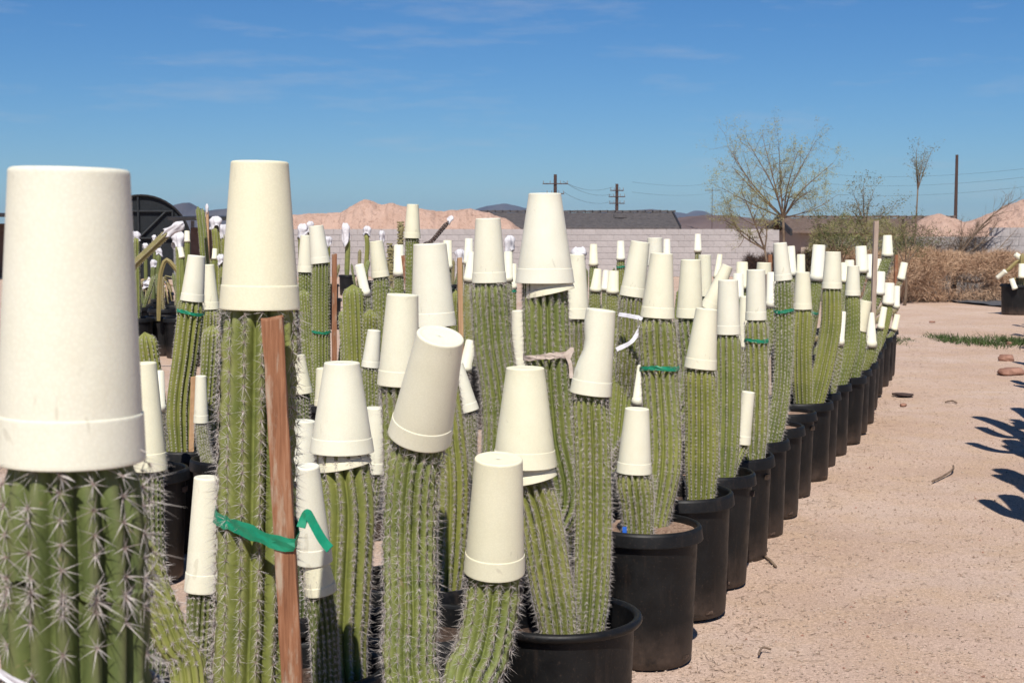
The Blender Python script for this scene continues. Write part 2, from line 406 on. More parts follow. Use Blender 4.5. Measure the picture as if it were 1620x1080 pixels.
# ------------------------------------------------------------------ block walls
def block_wall(label, y, x0, x1, ncourse, step_at=None, near_lo=None, near_hi=None, seed=1):
    r = random.Random(seed)
    w = thing('block_wall', label, 'wall', (0, y, 0))
    core = MB(); core.box(((x0 + x1) / 2, .10, ncourse * .1 - .02), (x1 - x0 - .004, .14, ncourse * .2 - .02))
    if step_at: core.box(((step_at + x1) / 2, .10, ncourse * .2 + .07), (x1 - step_at - .05, .139, .18))
    core.obj('mortar_core', M['mortar'], w)
    shapes = []
    for k in range(5):
        b = MB(); b.box((0, 0, 0), (.392, .19, .192), None, .0015, r); shapes.append(py_mesh('block', b.V, b.F, M['block']))
    rest = MB(); n = 0
    for c in range(ncourse + (1 if step_at else 0)):
        off = .2 * (c % 2); x = x0 - off
        while x < x1:
            cx = x + .2
            if (c < ncourse or cx > step_at) and x0 < cx < x1:
                loc = Vector((cx, .10 + r.uniform(-.003, .003), c * .2 + .1))
                if near_lo <= cx <= near_hi and n < 300:
                    o = link('block', shapes[r.randrange(5)], w); o.location = loc; n += 1
                else: rest.box(loc, (.39, .19, .19))
            x += .4
    if rest.V: tag(rest.obj('block_courses', M['block'], w), kind='stuff')
block_wall('long pale grey block wall behind the cactus field', 48, -9.8, 9.0, 8, None, -5.6, 9.0, 3)
block_wall('grey block wall with a stepped top at right', 31.5, 7.2, 15, 7, 10.75, 7.2, 13.5, 4)

# ------------------------------------------------------------------ houses behind the wall
def house(label, x0, x1, y, ridge_z, eave_z, depth, tile, seed, fascia=True, win=True):
    h = thing('house', label, 'house', ((x0 + x1) / 2, y, 0)); c = (x0 + x1) / 2
    b = MB(); b.box((0, depth / 2, eave_z / 2 + .02), (x1 - x0 - .9, depth - .9, eave_z)); 
    hw = (x1 - x0 - .9) / 2; wy0, wy1 = .45, depth - .45
    for s in (-1, 1):                                             # gable triangles
        b.add([(s * hw, wy0, eave_z), (s * hw, wy1, eave_z), (s * hw, depth / 2, ridge_z - .2), (s * (hw - .2), wy0, eave_z), (s * (hw - .2), wy1, eave_z), (s * (hw - .2), depth / 2, ridge_z - .2)],
              [(0, 1, 2), (3, 5, 4), (0, 2, 5, 3), (1, 4, 5, 2)])
    b.obj('wall', M['stucco'], h)
    L_ = x1 - x0; r = random.Random(seed)
    nrow = 11
    roof = link('roof', None, h)
    del_ = roof; bpy.data.objects.remove(del_)
    rm = MB()
    for side in (0, 1):
        for i in range(nrow):
            a, bb = i / nrow, (i + 1.10) / nrow
            ya = a * depth / 2; yb = min(bb, 1) * depth / 2
            za = eave_z + (ridge_z - eave_z) * a + .07; zb = eave_z + (ridge_z - eave_z) * min(bb, 1) + .03
            if side: ya, yb = depth - ya, depth - yb
            V = []
            ncol = max(6, int(L_ / .33))
            for k in range(ncol + 1):
                x = -L_ / 2 + L_ * k / ncol
                lift = .035 * (k % 2) + r.uniform(0, .012)
                V += [(x, ya, za + lift), (x, yb, zb + lift), (x, ya, za - .06)]
            Fs = []
            for k in range(ncol):
                q = k * 3; Fs += [(q, q + 3, q + 4, q + 1), (q + 2, q + 5, q + 3, q)]
            rm.add(V, Fs)
    ro = rm.obj('roof', tile, h)
    cap = MB()
    k = -L_ / 2
    while k < L_ / 2 - .1:
        cap.box((k + .17, depth / 2, ridge_z + .10 + r.uniform(0, .012)), (.37, .26, .09), Matrix.Rotation(R(-3), 3, 'Y')); k += .33
    tag(cap.obj('ridge_cap', tile, ro), kind='stuff')
    if fascia:
        for s in (-1, 1):
            f = MB()
            x = s * (L_ / 2 + .03)
            for (ya, yb) in ((0, depth / 2), (depth, depth / 2)):
                f.add([(x - .04, ya, eave_z - .10), (x + .04, ya, eave_z - .10), (x + .04, ya, eave_z + .14), (x - .04, ya, eave_z + .14),
                       (x - .04, yb, ridge_z - .10), (x + .04, yb, ridge_z - .10), (x + .04, yb, ridge_z + .14), (x - .04, yb, ridge_z + .14)],
                      [(0, 1, 2, 3), (7, 6, 5, 4), (0, 4, 5, 1), (1, 5, 6, 2), (2, 6, 7, 3), (3, 7, 4, 0)])
            f.obj('fascia', M['fascia'], h)
    v = MB(); v.box((L_ * .22, depth * .30, eave_z + (ridge_z - eave_z) * .62 + .14), (.55, .35, .14)); v.obj('roof_vent', tile, ro)
    if win:
        for k in (-.25, .2):
            w = MB(); w.box((L_ * k, .42, 1.1), (1.3, .06, 1.0)); wf = w.obj('window', M['fascia'], h)
            g = MB(); g.box((L_ * k, .40, 1.1), (1.1, .05, .85)); g.obj('pane', M['steel'], wf)
    return h
house('house with a long dark grey tiled roof and gable behind the wall', -1.4, 7.05, 60, 2.30, 1.62, 6.0, M['tile'], 5)
house('house with a brown tiled roof behind the leafless tree', 11.0, 18.1, 56, 2.02, 1.45, 6.0, M['tile_brown'], 6)

# ------------------------------------------------------------------ utility poles and wires
def pole(px, ytop, d, label, arms, r=.16):
    t = P(px, ytop, d); p = thing('utility_pole', label, 'utility pole', (t.x, d, 0), 'wooden utility poles on the skyline')
    b = MB(); b.tube([(0, 0, -.2), (0, 0, t.z)], [r, r * .72], 10); b.obj('post', M['pole'], p)
    for z, w in arms:
        a = MB(); a.box((0, -r * .9, t.z - z), (w, .10, .09)); ar = a.obj('crossarm', M['pole'], p)
        for k in (-.47, -.2, .2, .47):
            i = MB(); i.tube([(k * w, -r * .9, t.z - z + .06), (k * w, -r * .9, t.z - z + .28)], [.04, .03], 6); i.obj('insulator', M['steel'], ar)
    return t
pl1 = pole(878.5, 276, 130, 'taller left utility pole with two crossarms above the long roof', [(.85, 2.3), (1.75, 1.6)], .20)
pl2 = pole(976, 291, 140, 'shorter utility pole with three crossarms above the long roof', [(.65, 1.3), (1.25, 1.6), (1.9, 1.5)], .20)
pl3 = pole(1514, 245, 85, 'single bare utility pole above the pink mound at right', [], .115)
pl4 = pole(1127, 296, 260, 'faint far utility pole left of the leafless tree', [(.6, 2.6)], .06)
def wire(a, b, sag, label, r=.02):
    m = MB(); n = 14
    pts = [a.lerp(b, k / n) - Vector((0, 0, sag * 4 * (k / n) * (1 - k / n))) for k in range(n + 1)]
    m.tube(pts, r, 4); o = m.obj('power_line', M['wire'], origin=a); o.location = a
    tag(o, label, 'power line', 'power lines across the sky')
for i, (da, db) in enumerate(((-.6, -.4), (-.62, .3), (-1.55, -1.7))):
    wire(pl1 + Vector((.7, 0, da)), pl2 + Vector((-.4, 0, db - (.6 if i < 2 else 0))), .55, ('upper', 'middle', 'lower')[i] + ' wire hung between the two near poles', .013)
for i, (ya, yb) in enumerate(((275, 257), (290, 270), (306, 285))):
    wire(P(1300, ya, 120), P(1700, yb, 85), .5, ('topmost', 'middle', 'lowest')[i] + ' of the wires passing the bare pole at right', .008)
for i, (ya, yb) in enumerate(((288, 288), (304, 303))):
    wire(P(1000, ya, 140), P(1135, yb, 250), .5, ('higher', 'lower')[i] + ' wire running right from the shorter pole', .012)

# ------------------------------------------------------------------ hoop house and sheds at left
hoop = thing('hoop_house', 'black shade cloth hoop house with an arched end', 'greenhouse', P(225, 400, 45))
hoop.location.z = 0; hoop.rotation_euler = (0, 0, R(14.6))
rr, spr = 1.5, 1.15
arc = [(rr * math.cos(a), spr + rr * math.sin(a)) for a in np.linspace(0, math.pi, 25)]
prof = [(rr, 0)] + arc + [(-rr, 0)]
b = MB(); V = []
for (x, z) in prof: V += [(x, 0, z), (x, 9, z)]
b.add(V, [(2 * i, 2 * i + 1, 2 * i + 3, 2 * i + 2) for i in range(len(prof) - 1)])
cov = b.obj('cover', M['shade'], hoop, True); md = cov.modifiers.new('thickness', 'SOLIDIFY'); md.thickness = .02
b = MB(); b.add([(x * .985, .05, z * .99) for x, z in prof] + [(x * .985, .09, z * .99) for x, z in prof],
                [tuple(range(len(prof)))[::-1], tuple(range(len(prof), 2 * len(prof)))]); b.obj('end_wall', M['shade'], hoop)
for (a, c_) in (((-1.4, 2.15), (.95, 2.15)), ((-.1, .0), (-.1, 2.6)), ((.95, 0), (.95, 2.2)), ((-.1, 1.3), (.95, 1.3)), ((-.1, 1.3), (.75, 2.15)), ((-1.45, 1.3), (-.1, 1.3))):
    m = MB(); m.tube([(a[0], -.02, a[1]), (c_[0], -.02, c_[1])], .035, 6); m.obj('frame_bar', M['hoopbar'], hoop)
m = MB(); m.tube([(x, -.02, z) for x, z in prof], .035, 6); m.obj('arch_frame', M['tube'], hoop)
def shed(label, pxa, pxb, ytop, d, depth, wallmat):
    a, b_ = P(pxa, ytop, d), P(pxb, ytop, d); w = b_.x - a.x
    s = thing('shed', label, 'shed', ((a.x + b_.x) / 2, d, 0))
    m = MB(); m.box((0, depth / 2, a.z - .06), (w + .3, depth + .3, .10), Matrix.Rotation(R(1.2), 3, 'X')); m.obj('roof', M['fascia'], s)
    m = MB(); m.box((0, depth * .75, (a.z - .3) / 2), (w * .96, .06, a.z - .36)); m.obj('back_panel', wallmat, s)
    for k in (-.5, 0, .5):
        for yy in (.05, depth * .9):
            m = MB(); m.box((k * w, yy, (a.z - .12) / 2), (.09, .09, a.z - .14)); m.obj('post', M['steel'], s)
shed('low open shed with a thin dark roof beside the hoop house', 276, 362, 341, 40, 2.5, M['brownpanel'])
shed('dark roofed shed at the far left edge', -90, 30, 336, 44, 3, M['brownpanel'])

# ------------------------------------------------------------------ vegetation behind the field
def leaf_quads(pts, size, rs, squash=.5):
    n = len(pts); a = rs.normal(size=(n, 3)); a /= np.linalg.norm(a, axis=1)[:, None]
    b_ = rs.normal(size=(n, 3)); b_ -= a * (a * b_).sum(1)[:, None]; b_ /= np.linalg.norm(b_, axis=1)[:, None]
    s = size * rs.uniform(.6, 1.3, (n, 1)); a = a * s; b_ = b_ * s * squash
    V = np.stack([pts - a, pts + b_ * .8, pts + a, pts - b_ * .8], 1).reshape(-1, 3)
    return V, np.arange(4 * n)
def grow(mb_thick, mb_thin, start, dirv, length, rad, depth, rs, tips, spread=.55, up=.12, kids=(2, 4)):
    n = 5; pts = [np.array(start)]; d = np.array(dirv) / np.linalg.norm(dirv)
    for k in range(n):
        d = d + rs.normal(size=3) * .13 + np.array([0, 0, up * .25]); d /= np.linalg.norm(d)
        pts.append(pts[-1] + d * length / n)
    rads = list(np.linspace(rad, rad * .55, n + 1))
    (mb_thick if depth > 1 else mb_thin).tube(pts, rads, 5 if depth > 1 else 3, False)
    tips += [pts[-1], pts[-2], pts[-3]]
    if depth <= 0: return
    for k in range(rs.integers(*kids) + (1 if depth == 1 else 0)):
        j = rs.integers(2, n + 1); nd = d + rs.normal(size=3) * spread; nd[2] += up
        grow(mb_thick, mb_thin, pts[j], nd, length * rs.uniform(.5, .8), rads[j] * .62, depth - 1, rs, tips, spread, up, kids)
def tree(name, label, cat, base_px, d, limbs, seed, leafmat, nleaf, leafsize, depth=3, rad=.05, trunk_mat='bark', twig_mat='branch', spread=.5, up=.1, fork=None):
    """limbs: pixel end points of the main limbs, grown from the fork"""
    rs = np.random.default_rng(seed)
    b = P(base_px[0], base_px[1], d); g = Vector((b.x, d, 0)); t = thing(name, label, cat, g)
    fk = P(fork[0], fork[1], d) - g if fork else Vector((0, 0, .1))
    mt, mn = MB(), MB(); tips = []
    trunk = MB()
    if fork: trunk.tube(catmull([(0, 0, -.05), tuple(fk * .5 + Vector((.03, 0, 0))), tuple(fk)], 7), list(np.linspace(rad * 1.7, rad, 7)), 8); trunk.obj('trunk', M[trunk_mat], t, True)
    for (lx, ly, dd, lr) in limbs:
        e = P(lx, ly, d + dd) - g; v = e - fk
        mid = fk + v * .5 + Vector(rs.normal(size=3)) * v.length * .07
        pts = catmull([tuple(fk), tuple(mid), tuple(e)], 9)
        rads = list(np.linspace(rad * lr, rad * lr * .22, 9)); mt.tube(pts, rads, 6, False)
        for k in range(2, 9):
            for q in range(2):
                nd = np.array(v.normalized()) * .8 + rs.normal(size=3) * spread; nd[2] += up
                grow(mt, mn, pts[k], nd, v.length * rs.uniform(.13, .27), rads[k] * .55, depth - 1, rs, tips, spread, up)
        tips.append(pts[-1])
    mt.obj('branches' if False else 'limb', M[trunk_mat], t)
    if mn.V: tag(mn.obj('twigs', M[twig_mat], t), kind='stuff')
    tips = np.array(tips)
    if nleaf:
        c = tips[rs.integers(0, len(tips), nleaf)] + rs.normal(size=(nleaf, 3)) * leafsize * 2.2
        V, f = leaf_quads(c, leafsize, rs)
        tag(link('foliage', np_mesh('foliage', V, f, 4, M[leafmat], False), t), kind='stuff')
    return t
tree('bare_tree', 'tall leafless spreading tree in front of the block wall', 'tree', (1238, 450), 30,
     [(1152, 232, .3, 1), (1184, 226, -.4, .9), (1206, 215, .4, .8), (1232, 226, .2, .9), (1262, 240, -.5, .8), (1290, 224, .3, .8), (1318, 258, -.2, .8), (1326, 308, .5, .6), (1142, 298, .4, .8), (1158, 264, -.6, .8), (1296, 296, -.8, .7), (1150, 330, -.5, .6)],
     5, 'leaf_olive', 15000, .014, 3, .024, up=.06, fork=(1239, 345), spread=.6)
tree('bare_tree', 'low second stem leaning left below the leafless tree', 'tree', (1218, 440), 29.4,
     [(1150, 322, .3, 1), (1172, 300, -.4, 1), (1140, 345, .3, .8), (1195, 318, .2, .8)], 8, 'leaf_olive', 3200, .016, 3, .022, up=.08, fork=(1210, 395), spread=.6)
tree('young_tree', 'thin sapling with a small leafy top right of the tree', 'tree', (1438, 420), 31.15,
     [(1450, 236, .1, 1.0), (1462, 246, 0, .9), (1473, 240, .1, .8), (1441, 250, 0, .7), (1456, 262, 0, .7)], 12, 'leaf_grey', 520, .020, 2, .015, spread=.35, fork=(1452, 300))
tree('shrub', 'open grey green shrub with round leaf clumps beside the tree', 'shrub', (1368, 420), 31.3,
     [(1348, 300, .1, .8), (1366, 292, 0, 1), (1384, 298, .1, .8), (1338, 330, -.2, .7), (1402, 330, .2, .7), (1420, 318, 0, .6)], 14, 'leaf_grey', 1100, .024, 2, .018, spread=.4, fork=(1370, 370))
tree('shrub', 'olive bush behind the far end of the cup row', 'shrub', (1335, 440), 30.2,
     [(1290, 345, .2, .8), (1310, 350, -.2, .8), (1330, 345, .2, .8), (1352, 356, 0, .8), (1300, 370, .3, .7), (1360, 372, -.3, .7)], 16, 'leaf', 2400, .02, 2, .022, spread=.6, fork=(1330, 420))
tree('shrub', 'thin olive bush standing under the sapling', 'shrub', (1432, 440), 29.2,
     [(1400, 352, .2, .8), (1420, 345, 0, .8), (1445, 352, .2, .8), (1470, 368, 0, .8), (1490, 372, .3, .7)], 18, 'leaf', 1300, .02, 2, .02, spread=.55, fork=(1432, 420))
tree('bare_shrub', 'dark leafless branches leaning right before the stepped wall', 'shrub', (1508, 440), 31.2,
     [(1545, 370, .1, 1), (1580, 350, 0, 1), (1608, 316, -.1, 1), (1600, 372, .1, .9), (1520, 352, .2, .7)], 20, 'leaf_grey', 160, .014, 3, .026, 'bark', 'bark', spread=.35, fork=(1512, 412))
def brush(label, x0, x1, ztop, y, depth, n, mat, seed, zfun=None, cat='brush'):
    """a tangle of dry stems: short bent strips filling a long low volume"""
    rs = np.random.default_rng(seed); t = thing('dry_brush', label, cat, ((x0 + x1) / 2, y, 0))
    X = rs.uniform(x0, x1, n) - (x0 + x1) / 2; u = (X / (x1 - x0)) + .5
    top = ztop * (1 + .10 * fbm(u * 9, seed, 4)) * np.clip(np.minimum(u, 1 - u) * 9, .25, 1)
    Z = top * rs.beta(1.5, .9, n); Y = rs.normal(size=n) * depth * np.sqrt(np.clip(1 - (Z / (top + .01)) ** 3, .05, 1)) * .5
    c = np.stack([X, Y, Z], 1)
    if zfun is not None:
        k = zfun(X + (x0 + x1) / 2, Z, rs); c = c[k]
    n = len(c)
    dv = rs.normal(size=(n, 3)) * np.array([.8, .6, .8]) + np.array([0, 0, .35]); dv /= np.linalg.norm(dv, axis=1)[:, None]
    ln = rs.uniform(.07, .22, (n, 1)); w = rs.normal(size=(n, 3)); w -= dv * (dv * w).sum(1)[:, None]; w /= np.linalg.norm(w, axis=1)[:, None]; w *= rs.uniform(.0014, .0040, (n, 1))
    mid = c + dv * ln * .5 + w * rs.normal(size=(n, 1)) * 3
    V = np.stack([c - w, c + w, mid + w, mid - w, c + dv * ln], 1).reshape(-1, 3); V[:, 2] = np.maximum(V[:, 2], 0)
    o = np.arange(n)[:, None] * 5
    q = (o + np.array([0, 1, 2, 3])).reshape(-1); tr = (o + np.array([3, 2, 4])).reshape(-1)
    me = np_mesh('stems', V, np.concatenate([q, tr]), np.concatenate([np.full(n, 4), np.full(n, 3)]), mat, False)
    tag(link('stems', me, t), kind='stuff')
def hole(x, z, rs):
    h = np.exp(-(((x - 9.75) / .62) ** 4)) * np.exp(-(((z - .42) / .26) ** 4))
    return rs.uniform(size=len(x)) > h * .96
brush('long reddish brown dry hedge along the right wall', 8.0, 11.9, 1.02, 30.6, .5, 64000, M['drybrush'], 31, hole)
brush('dry hedge running off the right edge behind the far pots', 11.9, 14.2, 1.0, 30.7, .5, 24000, M['drybrush'], 33)
brush('dark brown brush heap at the foot of the leafless tree', 5.0, 6.9, .98, 31.5, .8, 20000, M['drybrush_dark'], 35)
brush('dry brown brush between the tree and the wall', 6.6, 8.2, 1.05, 31.2, .5, 14000, M['drybrush'], 37)
brush('open olive brush rising above the hedge left of the sapling', 6.3, 8.9, 1.72, 31.3, .35, 9000, M['leaf_olive'], 39)
brush('dark twiggy brush above the hedge right of the sapling', 8.3, 10.6, 1.5, 31.3, .3, 5000, M['bark'], 41)

# ------------------------------------------------------------------ cactus builder
def frames(pts):
    n = len(pts); T = np.gradient(pts, axis=0); T /= np.linalg.norm(T, axis=1)[:, None]
    U = np.zeros_like(pts); u = np.array([1.0, 0, 0]); 
    for i in range(n):
        u = u - T[i] * u.dot(T[i]); u /= np.linalg.norm(u); U[i] = u
    return T, U, np.cross(T, U)
def spine_mesh(base, N, T, B, length, width, nrad, ncen, rs, mat, flat=.35):
    """clusters of thin three-sided spines at the areoles"""
    m = len(base); k = nrad + ncen
    ang = (np.arange(nrad) / nrad * 2 * np.pi)[None, :] + rs.uniform(0, .6, (m, 1)) + rs.normal(size=(m, nrad)) * .16
    rad_dir = np.cos(ang)[..., None] * T[:, None] + np.sin(ang)[..., None] * B[:, None]
    el = flat + rs.normal(size=(m, nrad, 1)) * .22
    D = rad_dir + N[:, None] * el
    Ls = length * rs.uniform(.55, 1.1, (m, nrad)) * (1 + .25 * np.maximum(-np.cos(ang), 0))
    if ncen:
        Dc = N[:, None] * 1.0 + rs.normal(size=(m, ncen, 3)) * .32 - T[:, None] * .35
        D = np.concatenate([D, Dc], 1); Ls = np.concatenate([Ls, length * rs.uniform(.9, 1.75, (m, ncen))], 1)
    D /= np.linalg.norm(D, axis=2)[..., None]
    Ls = Ls * rs.uniform(.72, 1.15, (m, 1)) * np.where(rs.uniform(size=Ls.shape) < .06, .2, 1)
    W = rs.normal(size=D.shape); W -= D * (D * W).sum(2)[..., None]; W /= np.linalg.norm(W, axis=2)[..., None]
    W2 = np.cross(D, W)
    b0 = base[:, None] + D * .0
    w = width * rs.uniform(.8, 1.2, Ls.shape)[..., None]
    v0 = b0 + W * w; v1 = b0 + (-.5 * W + .87 * W2) * w; v2 = b0 + (-.5 * W - .87 * W2) * w; tip = b0 + D * Ls[..., None]
    V = np.stack([v0, v1, v2, tip], 2).reshape(-1, 3)
    o = np.arange(m * k)[:, None] * 4
    f = (o + np.array([[0, 1, 3, 1, 2, 3, 2, 0, 3]])).reshape(-1)
    tipa = np.tile(np.array([0, 0, 0, 1.0]), m * k)
    return np_mesh('spines', V, f, 3, mat, False, {'tip': tipa})
def stem_obj(path, rad, nribs, parent, origin, dist, seed, mat=None, spine_len=.014, spacing=.018, spined=True, dep=.35, name='stem', top_taper=True, nrad=None, ncen=None, cull=None, yell=0):
    rs = np.random.default_rng(seed)
    path = [np.array(p) - np.array(origin) for p in path]
    length = sum(np.linalg.norm(path[i + 1] - path[i]) for i in range(len(path) - 1))
    kk = 8 if dist < 4 else (6 if dist < 9 else 4)
    step = .012 if dist < 3 else (.025 if dist < 9 else .05)
    nr = max(8, int(length / step))
    pts = catmull(path, nr); T, U, Bv = frames(pts)
    s = np.linspace(0, length, nr)
    # growth rings: gentle swellings; a rounded tip; a slightly narrowed foot
    prof = rad * (1 + .035 * fbm(s * 7, seed, 3) * .5)
    prof *= .80 + .20 * np.clip(s / (3 * rad + 1e-6), 0, 1)
    if top_taper:
        q = np.clip((length - s) / (rad * 1.25), 0, 1); prof *= np.sqrt(np.clip(1 - (1 - q) ** 2, 0.0008, 1))
    na = nribs * kk; a = np.arange(na) / na * 2 * np.pi
    tw = rs.uniform(0, 6.28) + s * rs.uniform(-.25, .25)
    crest = np.abs(np.cos(nribs * a / 2)) ** .85
    A = a[None, :] + tw[:, None]
    # tubercles: the crest swells a little at each areole
    ph = 2 * np.pi * s[:, None] / spacing + np.repeat(np.arange(nribs) * 1.9, kk)[None, :] * 0
    tub = (.035 * np.cos(2 * np.pi * s / spacing)[:, None] * crest[None, :] ** 4) if dist < 3 else 0
    rr_ = prof[:, None] * (1 - dep * (1 - crest[None, :]) + tub)
    V = pts[:, None, :] + (np.cos(A)[..., None] * U[:, None, :] + np.sin(A)[..., None] * Bv[:, None, :]) * rr_[..., None]
    idx = np.arange(nr * na).reshape(nr, na); nx = np.roll(idx, -1, 1)
    fq = np.stack([idx[:-1], nx[:-1], nx[1:], idx[1:]], -1).reshape(-1)
    ob = link(name, np_mesh(name, V.reshape(-1, 3), fq, 4, mat or M['cactus'], True, {'crest': np.tile(crest, nr)}), parent)
    if spined:
        sp = max(spacing, step * .5)
        ns = int(length / sp); bs, Ns, Ts = [], [], []
        for r_ in range(nribs):
            si = (np.arange(ns) + rs.uniform(0, 1) + rs.normal(size=ns) * .10) * sp
            si = si[(si > 0) & (si < length - .3 * rad)]
            ii = np.clip(si / length * (nr - 1), 0, nr - 1.001); i0 = ii.astype(int); fr = (ii - i0)[:, None]
            p = pts[i0] * (1 - fr) + pts[i0 + 1] * fr; u = U[i0]; bb = Bv[i0]
            ang = 2 * np.pi * r_ / nribs + np.interp(si, s, tw)
            N = np.cos(ang)[:, None] * u + np.sin(ang)[:, None] * bb
            bs.append(p + N * (np.interp(si, s, prof)[:, None] * (1.0 + (.03 if dist < 3 else 0)))); Ns.append(N); Ts.append(T[i0])
        bs, Ns, Ts = np.concatenate(bs), np.concatenate(Ns), np.concatenate(Ts)
        if dist > 5:                        # spines nobody can see from this side of the field are left out
            wp = bs + np.array(origin) - np.array([0, 0, CAMZ]); wp /= np.linalg.norm(wp, axis=1)[:, None]
            kpt = (wp * Ns).sum(1) < .45; bs, Ns, Ts = bs[kpt], Ns[kpt], Ts[kpt]
        if len(bs):
            if nrad is None: nrad = 9 if dist < 2.5 else (10 if dist < 7 else (8 if dist < 9.5 else 5))
            if ncen is None: ncen = 2 if dist < 2.5 else (2 if dist < 9.5 else 1)
            wd_ = .0005 if dist < 3.2 else min(.00028 + .000075 * dist, .0016)
            if dist < 1.5: wd_ = .00052
            me = spine_mesh(bs, Ns, Ts, np.cross(Ts, Ns), spine_len, wd_, nrad, ncen, rs, M['spine'] if dist < 6.5 else M['spine_far'])
            tag(link('spines', me, parent), kind='stuff')
    return pts + np.array(origin), prof

# ------------------------------------------------------------------ cups
def cup_mesh(rb, rt, h, seg, band, dent=None, ring=True):
    """lathe of the foam cup, mouth down: the wall above the band, or the moulded band itself"""
    th = .0045
    z1 = h * .165; rb1 = rb + (rt - rb) * .165
    if band: 
        L_ = lambda z: rb + (rt - rb) * z / h
        prof = [(rb - th, .0008), (rb - th + .001, .0001), (rb - .0012, 0), (rb - .0003, .0003), (L_(.0014), .0014), (L_(.004), .004), (L_(z1 * .5), z1 * .5), (L_(z1 - .003), z1 - .003), (L_(z1 - .0010), z1 - .0010), (L_(z1) - .0003, z1 - .0002), (L_(z1) - .0012, z1), (L_(z1) - .003, z1)]
    else:
        prof = [(rb1 - .0012, z1 - .010)]
        for k in np.linspace(0, 1, 8): prof.append((rb1 - .0012 + (rt - rb1) * k, z1 + (h - .005 - z1) * k))
        prof += [(rt - .0012, h - .0032), (rt - .0022, h - .0012), (rt - .004, h - .0003), (rt - .006, h), (rt - .0085, h - .0002), (rt - .0098, h - .0010), (rt - .0108, h - .0014), (rt - .0125, h - .0015), ((rt - .0125) * .8, h - .0015), ((rt - .0125) * .3, h - .0015), (.0001, h - .0015)]
        prof += [(.0001, h - .010), ((rt - .012) * .5, h - .010), (rt - .012, h - .012)]
        for k in np.linspace(1, 0, 5): prof.append((rb - th + (rt - rb) * k * .98, .001 + (h - .014) * k))
    V, Fs = lathe(prof, seg)
    if dent:
        ang, dz, dd, sz = dent; c = Vector((math.cos(ang) * rb, math.sin(ang) * rb, dz * h))
        for i, v in enumerate(V):
            w = math.exp(-((v - c).length / sz) ** 2); V[i] = v - Vector((math.cos(ang), math.sin(ang), 0)) * dd * w
    return py_mesh('cup', V, Fs, M['foam'], True)
def cup(label, top, base, w, d, wt=.70, dy=0.0, dent=None, spin=None, group='foam cups over the cactus tips', seed=0, shrink=1.0, name='foam_cup'):
    rs = random.Random(seed * 7 + int(base[0]) + int(base[1]))
    b = P(base[0], base[1], d); t = P(top[0], top[1], d + dy)
    ax = t - b; h = ax.length; rb = w * d / F / 2 * shrink; rt = rb * wt
    q = Vector((0, 0, 1)).rotation_difference(ax)
    q = q @ Quaternion((0, 0, 1), rs.uniform(0, 6.28) if spin is None else spin)
    seg = 64 if w > 80 else (40 if w > 35 else 20)
    # the pixel given as the base is the middle of the mouth
    if w >= 24:
        o = thing(name, label, 'foam cup', b, group, q)
        a = cup_mesh(rb, rt, h, seg, False, dent); link('cup_wall', a, o)
        a2 = cup_mesh(rb, rt, h, seg, True, dent); link('rim_band', a2, o)
        tn = rs.random()
        for m in (a, a2): m.name = 'foam_cup'
        for c_ in o.children: c_.color = (tn, tn, tn, 1)
    else:
        th = .004; z1 = h * .17
        V, Fs = lathe([(rb - th, .001), (rb, 0), (rb + (rt - rb) * .165, z1), (rb + (rt - rb) * .19 - .003, z1 + .002), (rt, h - .005), (rt - .006, h), (.0001, h - .001), (.0001, h - .01), (rt - .008, h - .01), (rb - th, .001)], seg)
        o = link(name, py_mesh('foam_cup', V, Fs, M['foam'], True)); o.location = b; o.rotation_euler = q.to_euler(); tag(o, label, 'foam cup', group); tn = rs.random(); o.color = (tn, tn, tn, 1)
    return o, b, ax, rb

